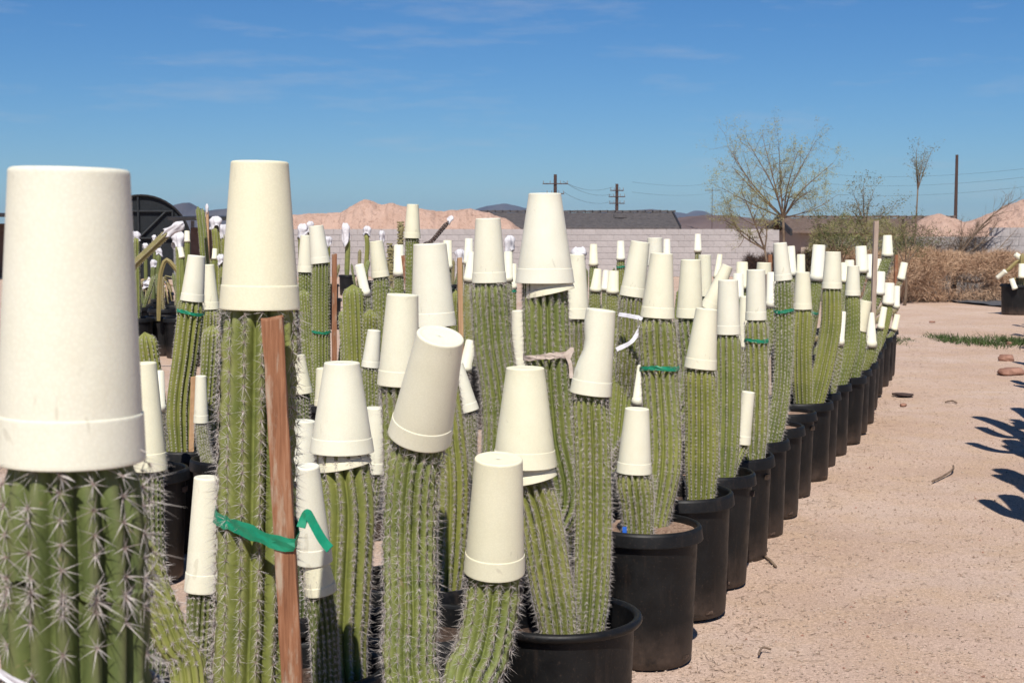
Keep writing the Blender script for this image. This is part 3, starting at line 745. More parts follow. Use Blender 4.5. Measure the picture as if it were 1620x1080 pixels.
# ------------------------------------------------------------------ pots
def pot_parts(H, Rr, soilmat, soil_z, seg=48, rolled=False):
    s = Rr / .21; lip = .050 if not rolled else .03
    body = [(.0001, .004), (.155 * s, .004), (.168 * s, 0), (.174 * s, .006), (.176 * s, .03), (.1885 * s, H - lip - .03), (.189 * s, H - lip - .002), (.189 * s, H - lip + .003)]
    inner = [(.186 * s, H - .010), (.186 * s, H - lip), (.168 * s, .05), (.0001, .045)]
    if rolled:
        rim = [(.190 * s, H - lip)] + [(.199 * s + .013 * math.cos(a), H - .013 + .013 * math.sin(a)) for a in np.linspace(-1.9, 3.6, 12)] + [(.186 * s, H - lip)]
    else:
        rim = [(.1885 * s, H - lip), (.2075 * s, H - lip), (.2088 * s, H - lip + .0004), (.2094 * s, H - lip + .0016), (.2092 * s, H - lip + .004), (.2045 * s, H - .012), (.2040 * s, H - .0095), (.2030 * s, H - .0078), (.1985 * s, H - .0012), (.1968 * s, H - .0003), (.195 * s, H), (.190 * s, H - .0004), (.1885 * s, H - .0015), (.1875 * s, H - .004), (.186 * s, H - .014)]
    bm = py_mesh('pot_body', *lathe(body, seg), M['pot'], True); im = py_mesh('pot_inside', *lathe(inner, seg), M['pot'], True)
    rm = py_mesh('pot_rim', *lathe(rim, seg), M['pot'], True)
    r = random.Random(int(soil_z * 1000)); n = 20; V = [Vector((0, 0, soil_z + .012))]; Fs = []
    ri = .168 * s + (.186 - .168) * s * (soil_z / H) + .002
    for j in range(1, 6):
        for k in range(n):
            a = 2 * math.pi * k / n; V.append(Vector((ri * j / 5 * math.cos(a), ri * j / 5 * math.sin(a), soil_z + (r.uniform(-.006, .010) if j < 5 else .003))))
    for k in range(n): Fs.append((0, 1 + k, 1 + (k + 1) % n))
    for j in range(4):
        for k in range(n): Fs.append((1 + j * n + k, 1 + (j + 1) * n + k, 1 + (j + 1) * n + (k + 1) % n, 1 + j * n + (k + 1) % n))
    sm = py_mesh('soil', V, Fs, soilmat, True)
    lug = MB(); lug.box((0, 0, 0), (.034, .016, .022)); lm = py_mesh('lug', lug.V, lug.F, M['pot'])
    hole_ = MB(); hole_.box((0, 0, 0), (.034, .006, .012)); hm_ = py_mesh('drain_hole', hole_.V, hole_.F, M['soil_dark'])
    return bm, im, rm, sm, lm, hm_, H, s, lip
PK = {'g': pot_parts(.48, .21, M['soil'], .452), 'd': pot_parts(.48, .21, M['soil_dark'], .415), 'm': pot_parts(.48, .21, M['soil'], .430), 'z': pot_parts(.43, .235, M['soil_dark'], .33, 64, True),
      'f': pot_parts(.48, .21, M['soil_dark'], .43, 20), 'b': pot_parts(.55, .30, M['soil_dark'], .47, 28)}
rp_ = random.Random(5)
def pot(x, y, kind, label, group, rot=None):
    bm, im, rm, sm, lm, hm_, H, s, lip = PK[kind]
    o = thing('nursery_pot', label, 'plant pot', (x, y, 0), group)
    o.rotation_euler = (R(rp_.uniform(-.8, .8)), R(rp_.uniform(-.8, .8)), rp_.uniform(0, 6.28) if rot is None else rot)
    link('body', bm, o); link('lining', im, o); link('rim', rm, o); link('soil', sm, o)
    if y < 9:
        for k in range(2):
            a = k * math.pi; l_ = link('lug', lm, o); l_.location = (.193 * s * math.cos(a), .193 * s * math.sin(a), H - lip - .04); l_.rotation_euler = (0, 0, a + math.pi / 2)
        for k in range(4):
            a = k * math.pi / 2 + .6; l_ = link('drain_hole', hm_, o); l_.location = (.1762 * s * math.cos(a), .1762 * s * math.sin(a), .028); l_.rotation_euler = (R(-3), 0, a + math.pi / 2)
    return o

# ------------------------------------------------------------------ the cactus field
ROW = {'A': (.461, 4.95), 'B': (.676, 5.58), 'C': (.834, 6.05), 'D': (1.009, 6.53), 'E': (1.178, 7.02), 'F': (1.351, 7.52), 'G': (1.54, 8.1), 'H': (1.75, 8.6), 'I': (1.91, 9.1),
       'J': (2.10, 9.6), 'K': (2.33, 10.16), 'L': (2.50, 10.65), 'M': (2.69, 11.2), 'N': (2.96, 12.15), 'N2': (3.25, 13.1), 'O': (3.52, 13.9), 'P': (3.69, 14.4), 'Q': (3.86, 14.95)}
ORD = ['first', 'second', 'third', 'fourth', 'fifth', 'sixth', 'seventh', 'eighth', 'ninth', 'tenth', 'eleventh', 'twelfth', 'thirteenth', 'fourteenth', 'fifteenth', 'sixteenth', 'seventeenth', 'last']
ZP = (.135, 3.95); LP = (-1.56, 6.75)
E = []
def C(s, d, top, base, w, sw, **k): E.append(dict(s=s, d=d, top=top, base=base, w=w, sw=sw, **k))
G1 = 'foam cups over the cactus tips'
# nearest
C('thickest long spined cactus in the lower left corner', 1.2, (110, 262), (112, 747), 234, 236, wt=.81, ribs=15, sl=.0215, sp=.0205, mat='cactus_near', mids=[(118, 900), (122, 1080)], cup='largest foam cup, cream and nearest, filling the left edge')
C('tall spiny cactus tied to the red brown stake', 2.25, (411, 253), (411, 492), 127, 122, wt=.73, ribs=14, sl=.0195, sp=.0165, mat='cactus', mids=[(408, 640), (405, 800), (402, 960), (398, 1090)], cup='tall upright foam cup above the red brown stake')
C('spiny bowed cactus under the strongly tilted cup', 2.75, (697, 530), (664, 690), 103, 84, wt=.74, raw=True, dy=-.075, ribs=17, sl=.0165, sp=.016, mids=[(652, 760), (648, 860), (650, 960), (656, 1090)], cup='foam cup leaning right with its closed end tipped forward')
C('bristly cactus leaning left at the bottom centre', 2.8, (789, 718), (782, 915), 99, 88, wt=.79, dy=-.035, ribs=14, sl=.019, sp=.018, mids=[(778, 960), (764, 1030), (742, 1100)], cup='lowest front foam cup at the bottom centre')
C('spiny cactus bending right into the rolled rim pot', 3.9, (831, 578), (830, 745), 104, 68, wt=.60, second=(837, 768), pot='Z', foot=(888, 1016), mids=[(852, 810), (868, 900), (880, 970)], ribs=16, sl=.017, cup='wide foam cup with another cup poking out beneath, above the rolled rim pot')
C('slender straight cactus rising from the rolled rim pot', 3.95, (951, 488), (934, 627), 67, 58, wt=.72, pot='Z', foot=(932, 1010), mids=[(937, 700), (939, 820), (936, 930)], ribs=17, sl=.012, dent=(math.pi * 1.0, .56, .016, .042), spin=0, slim=.72, cup='foam cup with its left side dented in, over the rolled rim pot')
C('broad ribbed cactus right of the stake, half in shade', 3.3, (541, 570), (541, 722), 103, 88, wt=.57, second=(544, 746), mids=[(550, 800), (545, 900), (540, 1000)], ribs=13, sl=.014, cup='wide foam cup with a second cup slipping out, right of the stake')
C('cactus hidden behind the strongly tilted cup', 3.6, (637, 464), (630, 613), 68, 56, wt=.76, mids=[(634, 700)], ribs=13, sl=.015, cup='foam cup standing just left behind the strongly tilted cup')
C('yellow green cactus curving down right of the tilted cup', 4.2, (680, 385), (686, 518), 72, 52, wt=.75, mids=[(705, 640), (716, 760), (712, 880)], foot=(706, 960), ribs=12, sl=.014, cup='large foam cup standing right behind the pair of tilted cups')
C('thick cactus bound with pale twine', 4.5, (862, 305), (862, 449), 94, 72, wt=.56, second=(869, 466), mids=[(866, 560), (876, 680), (888, 800)], ribs=18, sl=.014, cup='highest wide foam cup with a second rim showing under it')
C('stout bristly cactus left of the twine bound one', 5.1, (772, 345), (774, 448), 55, 55, wt=.74, mids=[(780, 540), (794, 660)], ribs=19, sl=.016, cup='white upright foam cup left of the highest wide cup', swf=1.12)
C('cactus behind the twine bound one under a rag', 5.6, (913, 402), (911, 505), 44, 40, wt=.6, mids=[(908, 600)], ribs=17, cup='foam cup with a white rag on its closed end')
C('dark tall cactus with a loose white rag strip', 6.3, (1013, 382), (1000, 470), 41, 38, wt=.75, mids=[(994, 570), (988, 680)], ribs=17, cup='tilted foam cup above the loose white rag strip')
C('tall cactus with a green tape in the first row pot', 5.1, (1047, 400), (1040, 504), 55, 60, wt=.66, pot='A', foot=(1046, 834), mids=[(1044, 600), (1048, 720)], ribs=17, sl=.014, tie=581, cup='foam cup on the tall green taped cactus in the first row pot')
C('short fat cactus at the front of the first row pot', 4.84, (1008, 643), (1003, 752), 57, 58, wt=.70, pot='A', foot=(1012, 848), mids=[(1008, 800)], ribs=18, sl=.014, cup='short cactus cup standing low over the first row pot')
C('straight cactus behind the first two row pots', 6.2, (1093, 410), (1091, 504), 43, 40, wt=.76, mids=[(1090, 620)], ribs=13)
C('pale ribbed cactus swelling in the second row pot', 5.55, (1118, 487), (1108, 585), 52, 50, wt=.68, pot='B', foot=(1112, 798), mids=[(1109, 640), (1110, 720)], ribs=18, sl=.009, swf=1.05, cup='foam cup tilted slightly right over the second row pot')
C('tall upright cactus in the third row pot', 6.0, (1152, 442), (1152, 530), 39, 40, wt=.82, pot='C', foot=(1150, 752), mids=[(1152, 640)], ribs=13, sl=.011)
C('small side stem in the third row pot', 6.2, (1184, 618), (1174, 704), 27, 18, wt=.80, pot='C', foot=(1170, 752), ribs=10, sl=.008, cup='narrow foam cup hanging low over the third row pot')
C('cactus peeping out behind the third row pot', 7.0, (1177, 468), (1177, 549), 25, 22, wt=.55)
C('green taped cactus in the fourth row pot', 6.5, (1196, 426), (1196, 507), 34, 36, wt=.88, pot='D', foot=(1200, 722), mids=[(1198, 620)], ribs=13, tie=537)
C('leaning cactus capped by a cup tipped far right', 8.0, (1151, 420), (1121, 490), 30, 24, wt=.62, cup='foam cup tipped far to the right behind the third row pot')
C('far cactus between the first and tipped cups', 10, (1115, 403), (1115, 469), 24, 18, wt=.85)
C('distant cactus standing alone against the pale block wall', 18, (1104, 370), (1104, 399), 13, 9, wt=.72, cup='tiny lone foam cup against the pale block wall')
C('thin distant cactus just right of the lone wall cactus', 15, (1139, 402), (1134, 441), 12, 9, wt=.7)
C('far cactus left of the dark brush heap, taller one', 12, (1174, 414), (1174, 458), 21, 15, wt=.85)
C('far cactus left of the dark brush heap, shorter one', 11, (1168, 432), (1168, 474), 19, 14, wt=.85)
C('far cactus right below the dark brush heap', 10, (1209, 415), (1207, 456), 27, 20, wt=.85)
C('grey bristly cactus beside a stake above the fifth pot', 9, (1221, 430), (1221, 487), 20, 22, wt=.75)
C('bristly grey cactus beside the stake in the fifth pot', 7.05, (1234, 384), (1239, 444), 29, 29, wt=.76, pot='E', foot=(1230, 688), mids=[(1240, 540), (1236, 620)], sl=.014, tie=494)
C('far cactus behind the fifth row pot', 13, (1251, 389), (1253, 437), 16, 12, wt=.8)
C('far cactus half hidden above the seventh row pot', 14, (1267, 402), (1267, 441), 15, 11, wt=.85)
C('left of the twin pale cacti in the eighth pot', 8.45, (1270, 430), (1270, 490), 30, 32, wt=.76, pot='H', foot=(1277, 632), mids=[(1268, 560)], sl=.008, ribs=14, mat='cactus')
C('green taped cactus behind the twin pale cacti', 11, (1296, 387), (1292, 445), 23, 20, wt=.84, tie=494)
C('right of the twin pale cacti in the eighth pot', 8.65, (1318, 398), (1316, 457), 32, 32, wt=.78, pot='H', foot=(1303, 632), mids=[(1313, 530)], sl=.008, ribs=14)
C('sliver of a far cactus right of the twin pale cacti', 13, (1334, 415), (1334, 447), 12, 9, wt=.7)
C('far cactus with half its cup showing above the tenth pot', 13, (1344, 411), (1344, 452), 16, 12, wt=.9)
C('upright cactus in the tenth row pot', 9.6, (1350, 420), (1349, 468), 25, 23, wt=.76, pot='J', foot=(1336, 608), mids=[(1347, 540)], sl=.011)
C('tall far cactus left of the grey post', 12, (1362, 389), (1364, 432), 20, 14, wt=.85)
C('far cactus immediately left of the grey post foot', 14, (1376, 402), (1377, 442), 12, 9, wt=.8)
C('far cactus immediately right of the grey post', 14, (1389, 409), (1389, 441), 13, 9, wt=.85)
C('cactus in front of the grey post at right', 12, (1393, 429), (1390, 467), 19, 14, wt=.8)
C('tallest cactus near the far end, taped green', 12.5, (1404, 372), (1404, 406), 19, 16, wt=.72, tie=435)
C('yellowish arm leaning out at the far row end', 15, (1431, 415), (1425, 443), 13, 8, wt=.85, dry=True)
C('pale cactus in the fourteenth row pot', 12.2, (1407, 447), (1405, 483), 19, 16, wt=.85, pot='N', foot=(1397, 552), sl=.007)
C('thin yellowish cactus at the far row end', 14, (1419, 452), (1418, 488), 11, 9, wt=.9, dry=True)
C('dark fuzzy cactus in the eleventh row pot', 10.1, (1370, 475), (1359, 524), 24, 24, wt=.82, pot='K', foot=(1362, 594), swf=1.15, sl=.016, cup='foam cup tilted right on the dark fuzzy cactus in the eleventh pot')
C('thin stem with a slanting cup over the thirteenth pot', 11.2, (1399, 485), (1393, 521), 12, 8, wt=.8, pot='M', foot=(1386, 575))
C('short cactus in the twelfth row pot', 10.6, (1379, 494), (1378, 550), 20, 17, wt=.4, pot='L', foot=(1373, 585), sl=.007)
C('low side stem over the sixteenth row pot', 13.9, (1420, 497), (1414, 523), 11, 7, wt=.85, pot='O', foot=(1409, 535))
C('grey side stem in the ninth row pot', 9.1, (1333, 492), (1329, 547), 14, 9, wt=.8, pot='I', foot=(1324, 622))
# left and centre, further in
C('left leaning cactus with a green tape by the left pot', 6.75, (311, 404), (304, 477), 38, 40, wt=.74, pot='L0', foot=(282, 706), mids=[(294, 560), (284, 640)], ribs=13, tie=497, sl=.008)
C('plain ribbed cactus between taped and staked ones', 7.3, (331, 418), (334, 490), 27, 30, wt=.6, mids=[(332, 580)], sl=.008)
C('cactus hidden behind the largest cup', 3.3, (230, 571), (238, 748), 54, 40, wt=.68, cup='slim foam cup half hidden right behind the largest cup', sl=.008, mat='cactus_near')
C('cactus far behind the largest cup, barely showing', 6.2, (252, 585), (252, 652), 22, 18, wt=.7)
C('low cactus in shade beside the left pot stake', 6.5, (318, 593), (318, 670), 24, 20, wt=.75)
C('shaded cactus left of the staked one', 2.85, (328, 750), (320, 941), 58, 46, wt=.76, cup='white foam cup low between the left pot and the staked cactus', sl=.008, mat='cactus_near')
C('green taped cactus close right of the staked one', 9, (484, 372), (483, 431), 26, 22, wt=.7, tie=505, sl=.009)
C('tall cactus taped to a thin red stake', 8.6, (500, 357), (507, 417), 32, 28, wt=.74, mids=[(508, 520)], tie=523, sl=.008)
C('small side arm on the rounded bare cactus', 7.9, (568, 418), (579, 468), 17, 15, wt=.85, dy=-.03, cup='small foam cup hanging askew on the rounded bare cactus')
C('bristly cactus behind the tilted pair of cups', 9, (595, 381), (602, 439), 29, 27, wt=.76, sl=.016)
C('slim cactus beside a short leaning stake', 11, (631, 387), (631, 437), 19, 16, wt=.8)
C('tallest slim cactus in front of the pink mound', 10, (653, 323), (652, 377), 27, 22, wt=.70)
C('low dark ribbed cactus left of the tilted pair', 7.0, (592, 521), (586, 582), 30, 28, wt=.72)
C('far cactus peeping right of the large rear cup', 13, (708, 380), (708, 426), 16, 12, wt=.85)
C('far cactus left of the stout bristly one, taller', 13, (742, 377), (741, 419), 16, 12, wt=.8)
C('far cactus left of the stout bristly one, shorter', 11, (746, 398), (742, 446), 20, 15, wt=.55)
C('far cactus right of the stout bristly one', 12, (804, 398), (804, 446), 16, 12, wt=.85)
C('low green taped far cactus near the highest wide cup', 12.5, (812, 417), (811, 458), 14, 12, wt=.8, tie=462)
C('far solitary cactus right of the white rag', 15, (939, 386), (939, 421), 16, 14, wt=.72)
C('left of three low cacti in a clump', 11.5, (946, 425), (942, 462), 20, 17, wt=.6)
C('middle of three low cacti in a clump', 13, (959, 427), (957, 460), 14, 10, wt=.7)
C('right of three low cacti in a clump', 11, (971, 428), (969, 465), 21, 19, wt=.75)
C('far green taped cactus above the clump of three', 15, (982, 381), (982, 412), 15, 13, wt=.75, tie=424)
C('cactus behind the dark tall one with the rag strip', 9.5, (1036, 376), (1036, 420), 27, 20, wt=.9)
C('thin far cactus right behind the dark tall pair', 14, (1055, 378), (1055, 420), 14, 10, wt=.75)
C('thin cactus hidden left of the twine bound one', 5.7, (821, 490), (824, 582), 34, 26, wt=.70, cup='narrow strip of a foam cup left of the twine bound cactus')
C('cactus hidden between the slipping cups and tilted cup', 4.0, (594, 642), (590, 751), 44, 36, wt=.72, cup='white foam cup low behind the right side of the slipping cups', sl=.008, mat='cactus_near')
C('cactus hidden just right of the staked one', 5.0, (472, 560), (477, 624), 36, 26, wt=.6, cup='tilted foam cup behind the spines right of the staked cactus', sl=.008, mat='cactus_near')
C('cactus hidden left of the slipping cups', 5.2, (514, 580), (516, 643), 38, 28, wt=.75, cup='foam cup edge showing left of the slipping cups', sl=.008, mat='cactus_near')
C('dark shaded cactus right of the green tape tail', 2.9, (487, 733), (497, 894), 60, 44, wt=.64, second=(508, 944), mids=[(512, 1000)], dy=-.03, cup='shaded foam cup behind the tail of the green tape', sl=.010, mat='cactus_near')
C('low cactus far behind the green tape', 3.9, (482, 662), (476, 762), 56, 40, wt=.66, cup='foam cup low behind the stake, above the shaded cup', sl=.008, mat='cactus_near')
C('small stem right of the strongly tilted cup', 5.4, (746, 537), (735, 588), 22, 16, wt=.8, cup='small foam cup peeping out above right of the tilted cup')
C('small low stem right under the strongly tilted cup', 4.9, (722, 574), (743, 652), 32, 22, wt=.7, cup='foam cup leaning left, right of the strongly tilted cup')
C('thin stem left of the green taped first pot cactus', 5.7, (1014, 576), (1009, 642), 22, 14, wt=.5, cup='torn looking foam cup left of the first pot cactus')

# pots: the row along the path is fixed, the others settle so that none overlap
pots = [dict(p=np.array(ROW[k]), key=k, fix=True, kind='gdmddggmddmgddfffd'[i % 18], ents=[]) for i, k in enumerate(ROW)]
pots += [dict(p=np.array(ZP), key='Z', fix=True, kind='z', ents=[]), dict(p=np.array(LP), key='L0', fix=True, kind='d', ents=[])]
for e in E:
    b = P(e['base'][0], e['base'][1], e['d']); ft = e.get('foot')
    fx = (ft[0] - 810) / F * e['d'] if ft else ((e['mids'][-1][0] - 810) / F * e['d'] if e.get('mids') else b.x)
    e['xy'] = np.array([fx, e['d']])
    if e.get('pot'):
        q = [p for p in pots if p['key'] == e['pot']][0]; q['ents'].append(e); e['P'] = q; continue
    best = None
    for q in pots:
        if q.get('key') in ROW or q.get('key') == 'Z': continue
        dd = np.linalg.norm(q['p'] - e['xy'])
        if dd < .24 and len(q['ents']) < 3 and (best is None or dd < best[0]): best = (dd, q)
    if best: q = best[1]
    else: q = dict(p=e['xy'].copy(), key='inner', fix=False, kind=('d' if e['d'] < 9 else 'f'), ents=[]); pots.append(q)
    q['ents'].append(e); e['P'] = q
for it in range(500):
    for a in pots:                                   # the bed ends at the row along the path
        if not a['fix'] and a['p'][1] > 4.5: a['p'][0] = min(a['p'][0], .461 + (a['p'][1] - 4.95) * .341 - .47)
    for i, a in enumerate(pots):
        for b_ in pots[i + 1:]:
            v = b_['p'] - a['p']; n = np.linalg.norm(v); need = .455 if 'Z' not in (a['key'], b_['key']) else .47
            if n < need:
                u = v / n if n > 1e-6 else np.array([1.0, 0]); g = need - n
                wa, wb = (0 if a['fix'] else 1), (0 if b_['fix'] else 1)
                if wa + wb == 0: continue
                a['p'] = a['p'] - u * g * wa / (wa + wb) * .6; b_['p'] = b_['p'] + u * g * wb / (wa + wb) * .6
rpp = random.Random(11)
for q in pots:
    if q['key'] in ROW:
        i = list(ROW).index(q['key'])
        lab = ('first and nearest tall pot of the row along the gravel path' if i == 0 else 'last and farthest black pot of the row along the gravel path' if i == 17 else ORD[i] + ' black pot from the front in the row along the path')
        grp = 'black pots in the row along the path'
    elif q['key'] == 'Z': lab, grp = 'wide black pot with a rolled rim cut by the bottom edge', 'black pots in the row along the path'
    elif q['key'] == 'L0': lab, grp = 'black pot standing open at left with a rim in view', 'black pots among the cacti'
    else: lab, grp = 'black nursery pot holding the ' + q['ents'][0]['s'], 'black pots among the cacti'
    q['o'] = pot(q['p'][0], q['p'][1], q['kind'], lab, grp, .35 if q['key'] in 'AZ' else None)

green_tape_n = 0
def loop_band(center, axis, rad, width, seed, mat, name, label, cat, tail=0.0, thick=.0008, extra=None, wob=.004):
    """a flat ribbon wound once round a stem, its ends hanging"""
    rs = np.random.default_rng(seed); n = 44
    ax = Vector(axis).normalized(); u = ax.orthogonal().normalized(); v = ax.cross(u)
    pts = []
    for k in range(n):
        a = 2 * math.pi * k / n
        pts.append((u * math.cos(a) + v * math.sin(a)) * rad)
    if extra:
        from mathutils import geometry
        p2 = [Vector((p.dot(u), p.dot(v))) for p in pts] + [Vector(((Vector(e_) - Vector(center)).dot(u), (Vector(e_) - Vector(center)).dot(v))) for e_ in extra]
        hull = geometry.convex_hull_2d(p2); hp = [p2[i] for i in hull]
        out = []
        for i in range(len(hp)):
            a_, b_ = hp[i], hp[(i + 1) % len(hp)]; m_ = max(1, int((b_ - a_).length / .012))
            out += [a_.lerp(b_, j / m_) for j in range(m_)]
        pts = [u * p.x + v * p.y for p in out]; n = len(pts)
    V, Fs = [], []
    for k, p in enumerate(pts):
        o = ax * (wob * math.sin(k * .31 + seed) + wob * .10 * rs.normal()); rdl = p.normalized()
        tw = width * (.5 + .06 * rs.normal())
        cr = [thick * 1.5 * math.sin(k * .9 + q * 1.9 + seed) + thick * .6 * rs.normal() for q in range(4)]
        for (s_, r_) in ((-1, 0), (-.33, cr[0]), (.33, cr[1]), (1, 0), (1, thick), (.33, thick + cr[1]), (-.33, thick + cr[0]), (-1, thick)): V.append(p + o + ax * tw * s_ + rdl * r_)
    for k in range(n):
        j = (k + 1) % n
        for q in range(8): Fs.append((k * 8 + q, j * 8 + q, j * 8 + (q + 1) % 8, k * 8 + (q + 1) % 8))
    o = thing(name, label, cat, center, None)
    link('band', py_mesh('band', V, Fs, mat, False), o)
    return o
def ribbon(pts, width, face, mat, name, parent=None, n=26, rs=None, taper=True):
    """flat strip along pts, facing the given direction"""
    p = catmull(pts, n); V, Fs = [], []; face = Vector(face)
    for i in range(n):
        t = Vector(p[min(i + 1, n - 1)] - p[max(i - 1, 0)]).normalized(); s = t.cross(face).normalized()
        w = width * (1 + (.05 * rs.normal() if rs is not None else 0)) * .5
        q = Vector(p[i]); nn_ = s.cross(t) * .0009
        V += [q - s * w - nn_, q + s * w - nn_, q + s * w + nn_, q - s * w + nn_]
    for i in range(n - 1):
        for k in range(4): Fs.append((i * 4 + k, i * 4 + (k + 1) % 4, (i + 1) * 4 + (k + 1) % 4, (i + 1) * 4 + k))
    Fs += [(3, 2, 1, 0), ((n - 1) * 4, (n - 1) * 4 + 1, (n - 1) * 4 + 2, (n - 1) * 4 + 3)]
    return link(name, py_mesh(name, V, Fs, mat), parent)

rcc = random.Random(21)
for n_, e in enumerate(E):
    d, w, s = e['d'], e['w'], e['s']; wt = e.get('wt', .7)
    (tx, ty), (bx, by) = e['top'], e['base']
    if not e.get('raw'):
        by = by - (w / 2) * (by - HOR) / F; ty = ty + (w * wt / 2) * abs(ty - HOR) / F
    clab = e.get('cup') or 'foam cup on the ' + s
    co, cb, ax, rb = cup(clab, (tx, ty), (bx, by), w, d, wt, e.get('dy', 0), e.get('dent'), e.get('spin'), seed=n_)
    if e.get('second'):
        sx, sy = e['second']; sy -= (w / 2) * (sy - HOR) / F
        sb = P(sx, sy, d); ax2 = ((cb + ax * .80) - sb) + Vector((-.045 * rb / .1, 0, 0))
        q = Vector((0, 0, 1)).rotation_difference(ax2); h2 = ax2.length * .50
        o2 = thing('foam_cup', 'inner foam cup slipping out under the ' + ' '.join(clab.replace('foam ', '').split()[:9]), 'foam cup', sb, G1, q)
        r2 = rb * .88; r3 = rb * (1 - (1 - wt) * .62) * .86; link('cup_wall', cup_mesh(r2, r3, h2, 56, False), o2); link('rim_band', cup_mesh(r2, r3, h2, 56, True), o2)
        for c_ in o2.children: c_.color = (.9, .9, .9, 1)
    # the stem: foot in its pot, through any mid points, up into the cup
    q = e['P']; pz = PK[q['kind']][6]; soil = {'g': .452, 'd': .415, 'm': .43, 'z': .33, 'f': .43, 'b': .47}[q['kind']]
    rad = e['sw'] * d / F / 2
    off = e['xy'] - q['p']; lim = max(.165 - rad, .03); nn2 = np.linalg.norm(off)
    if nn2 > lim: off = off / nn2 * lim
    foot = Vector((q['p'][0] + off[0], q['p'][1] + off[1], soil - .01))
    up = [cb - ax * .02, cb + ax * .30, cb + ax * .66]
    path = [foot]
    mids = e.get('mids') or []
    ztop = cb.z
    pm = []
    for (mx_, my_) in reversed(mids):
        z0 = P(mx_, my_, d).z
        f = min(max((z0 - foot.z) / max(ztop - foot.z, .01), 0), 1)
        yy = foot.y + (d - foot.y) * min(1, f * 1.4)
        m_ = P(mx_, my_, yy)
        if m_.z > foot.z + .06: pm.append(m_)
    if not pm:
        base = cb - ax * .02; hgt = base.z - foot.z
        if hgt > .15: pm = [foot.lerp(base, .34) + Vector(((base.x - foot.x) * .14 + rcc.uniform(-.008, .008), (base.y - foot.y) * .14, 0)), foot.lerp(base, .7) + Vector(((base.x - foot.x) * .14, (base.y - foot.y) * .14, 0))]
    path += pm + up
    if foot.z > cb.z - .03: path = [foot, cb + ax * .1, cb + ax * .6]
    root = thing('cactus', s if len(s.split()) > 3 else s + ' green', 'cactus', foot, 'ribbed cacti in the field')
    mat = M['cactus_dry'] if e.get('dry') else M[e.get('mat', 'cactus')]
    # slimmer inside the cup
    rin = min(rad, rb * (1 - (1 - wt) * .66) - .007) if rad < rb else rb * (1 - (1 - wt) * .66) - .009
    e['root'] = root
    pts, prof = stem_obj(path, rad * e.get('swf', 1), e.get('ribs', 16 if w > 18 else 12), root, foot, d, 100 + n_, mat, e.get('sl', .0145) * (.97 if d > 2.5 else .92), e.get('sp', .0165 if d < 2.6 else (.0135 if d < 7 else .017)), True)
    # keep the tip inside the cup
    ob = [c for c in root.children if c.name.startswith('stem')][0]; sp_ = [c for c in root.children if c.name.startswith('spines')]
    for obx, marg in [(ob, 0)] + [(x, .0) for x in sp_]:
        me = obx.data; co_ = np.empty(len(me.vertices) * 3, dtype=np.float32); me.vertices.foreach_get('co', co_); co_ = co_.reshape(-1, 3)
        A = np.array(ax); Al = np.linalg.norm(A); An = A / Al
        rel = co_ + np.array(foot) - np.array(cb); tt = rel @ An; rv = rel - tt[:, None] * An; rl = np.linalg.norm(rv, axis=1)
        t01 = np.clip(tt / Al, 0, 1); limr = (rb * (1 - (1 - wt) * t01) - .0065) * (1 if obx is ob else .97) * e.get('slim', .88)
        sz = rb * .8; soft = np.clip((tt + sz) / sz, 0, 1) ** 1.5; lim2 = rl * (1 - soft) + np.minimum(rl, limr) * soft
        sc_ = np.where((tt > -sz) & (rl > 1e-6), np.minimum(1, lim2 / np.maximum(rl, 1e-6)), 1.0)
        if obx is not ob:       # spines under the mouth stay as they are; those inside fold in
            sc_ = np.where(tt > -.002, sc_, 1.0)
        co_ = (np.array(cb) + tt[:, None] * An + rv * sc_[:, None]) - np.array(foot)
        me.vertices.foreach_set('co', co_.astype(np.float32).ravel()); me.update()
    e['pts'], e['prof'] = pts, prof
    if e.get('tie'):
        ys = np.array([HOR + (CAMZ - p[2]) / p[1] * F for p in pts]); i = int(np.argmin(np.abs(ys - e['tie'])))
        i = min(max(i, 1), len(pts) - 2)
        loop_band(pts[i], pts[i + 1] - pts[i - 1], prof[i] * 1.03 + .002, .016 if d < 9 else .02, n_, M['tape'], 'plant_tape', 'green plastic tape round the ' + s, 'plant tape')
ent = {e['s']: e for e in E}
# lower uncapped stems crowding the inner pots
rf = random.Random(61)
for q in pots:
    if q['key'] in ROW or q['key'] == 'Z' or q['p'][1] < 6.2 or q['p'][1] > 13.5: continue
    e = q['ents'][0]; soil = {'d': .415, 'f': .43}[q['kind']]; x, y = q['p']
    zt = P(e['base'][0], e['base'][1], e['d']).z
    if zt < .75: continue
    a0 = rf.uniform(0, 6.28)
    for k in range(2):
        a = a0 + k * 2.6; hgt = min(zt - rf.uniform(.05, .22), 1.15); fx_, fy_ = x + .10 * math.cos(a), y + .10 * math.sin(a)
        if hgt < soil + .15: continue
        r_ = thing('cactus', ('shorter', 'second')[k] + ' uncapped stem beside the ' + e['s'], 'cactus', (fx_, fy_, soil - .01), 'uncapped stems crowding the inner pots')
        stem_obj([(fx_, fy_, soil - .01), (fx_ + .05 * math.cos(a), fy_ + .05 * math.sin(a), (soil + hgt) / 2), (fx_ + .09 * math.cos(a), fy_ + .09 * math.sin(a), hgt)], rf.uniform(.035, .055), 13, r_, (fx_, fy_, soil - .01), y, 2000 + int(x * 100) + k, M['cactus'], .010, .020, True)

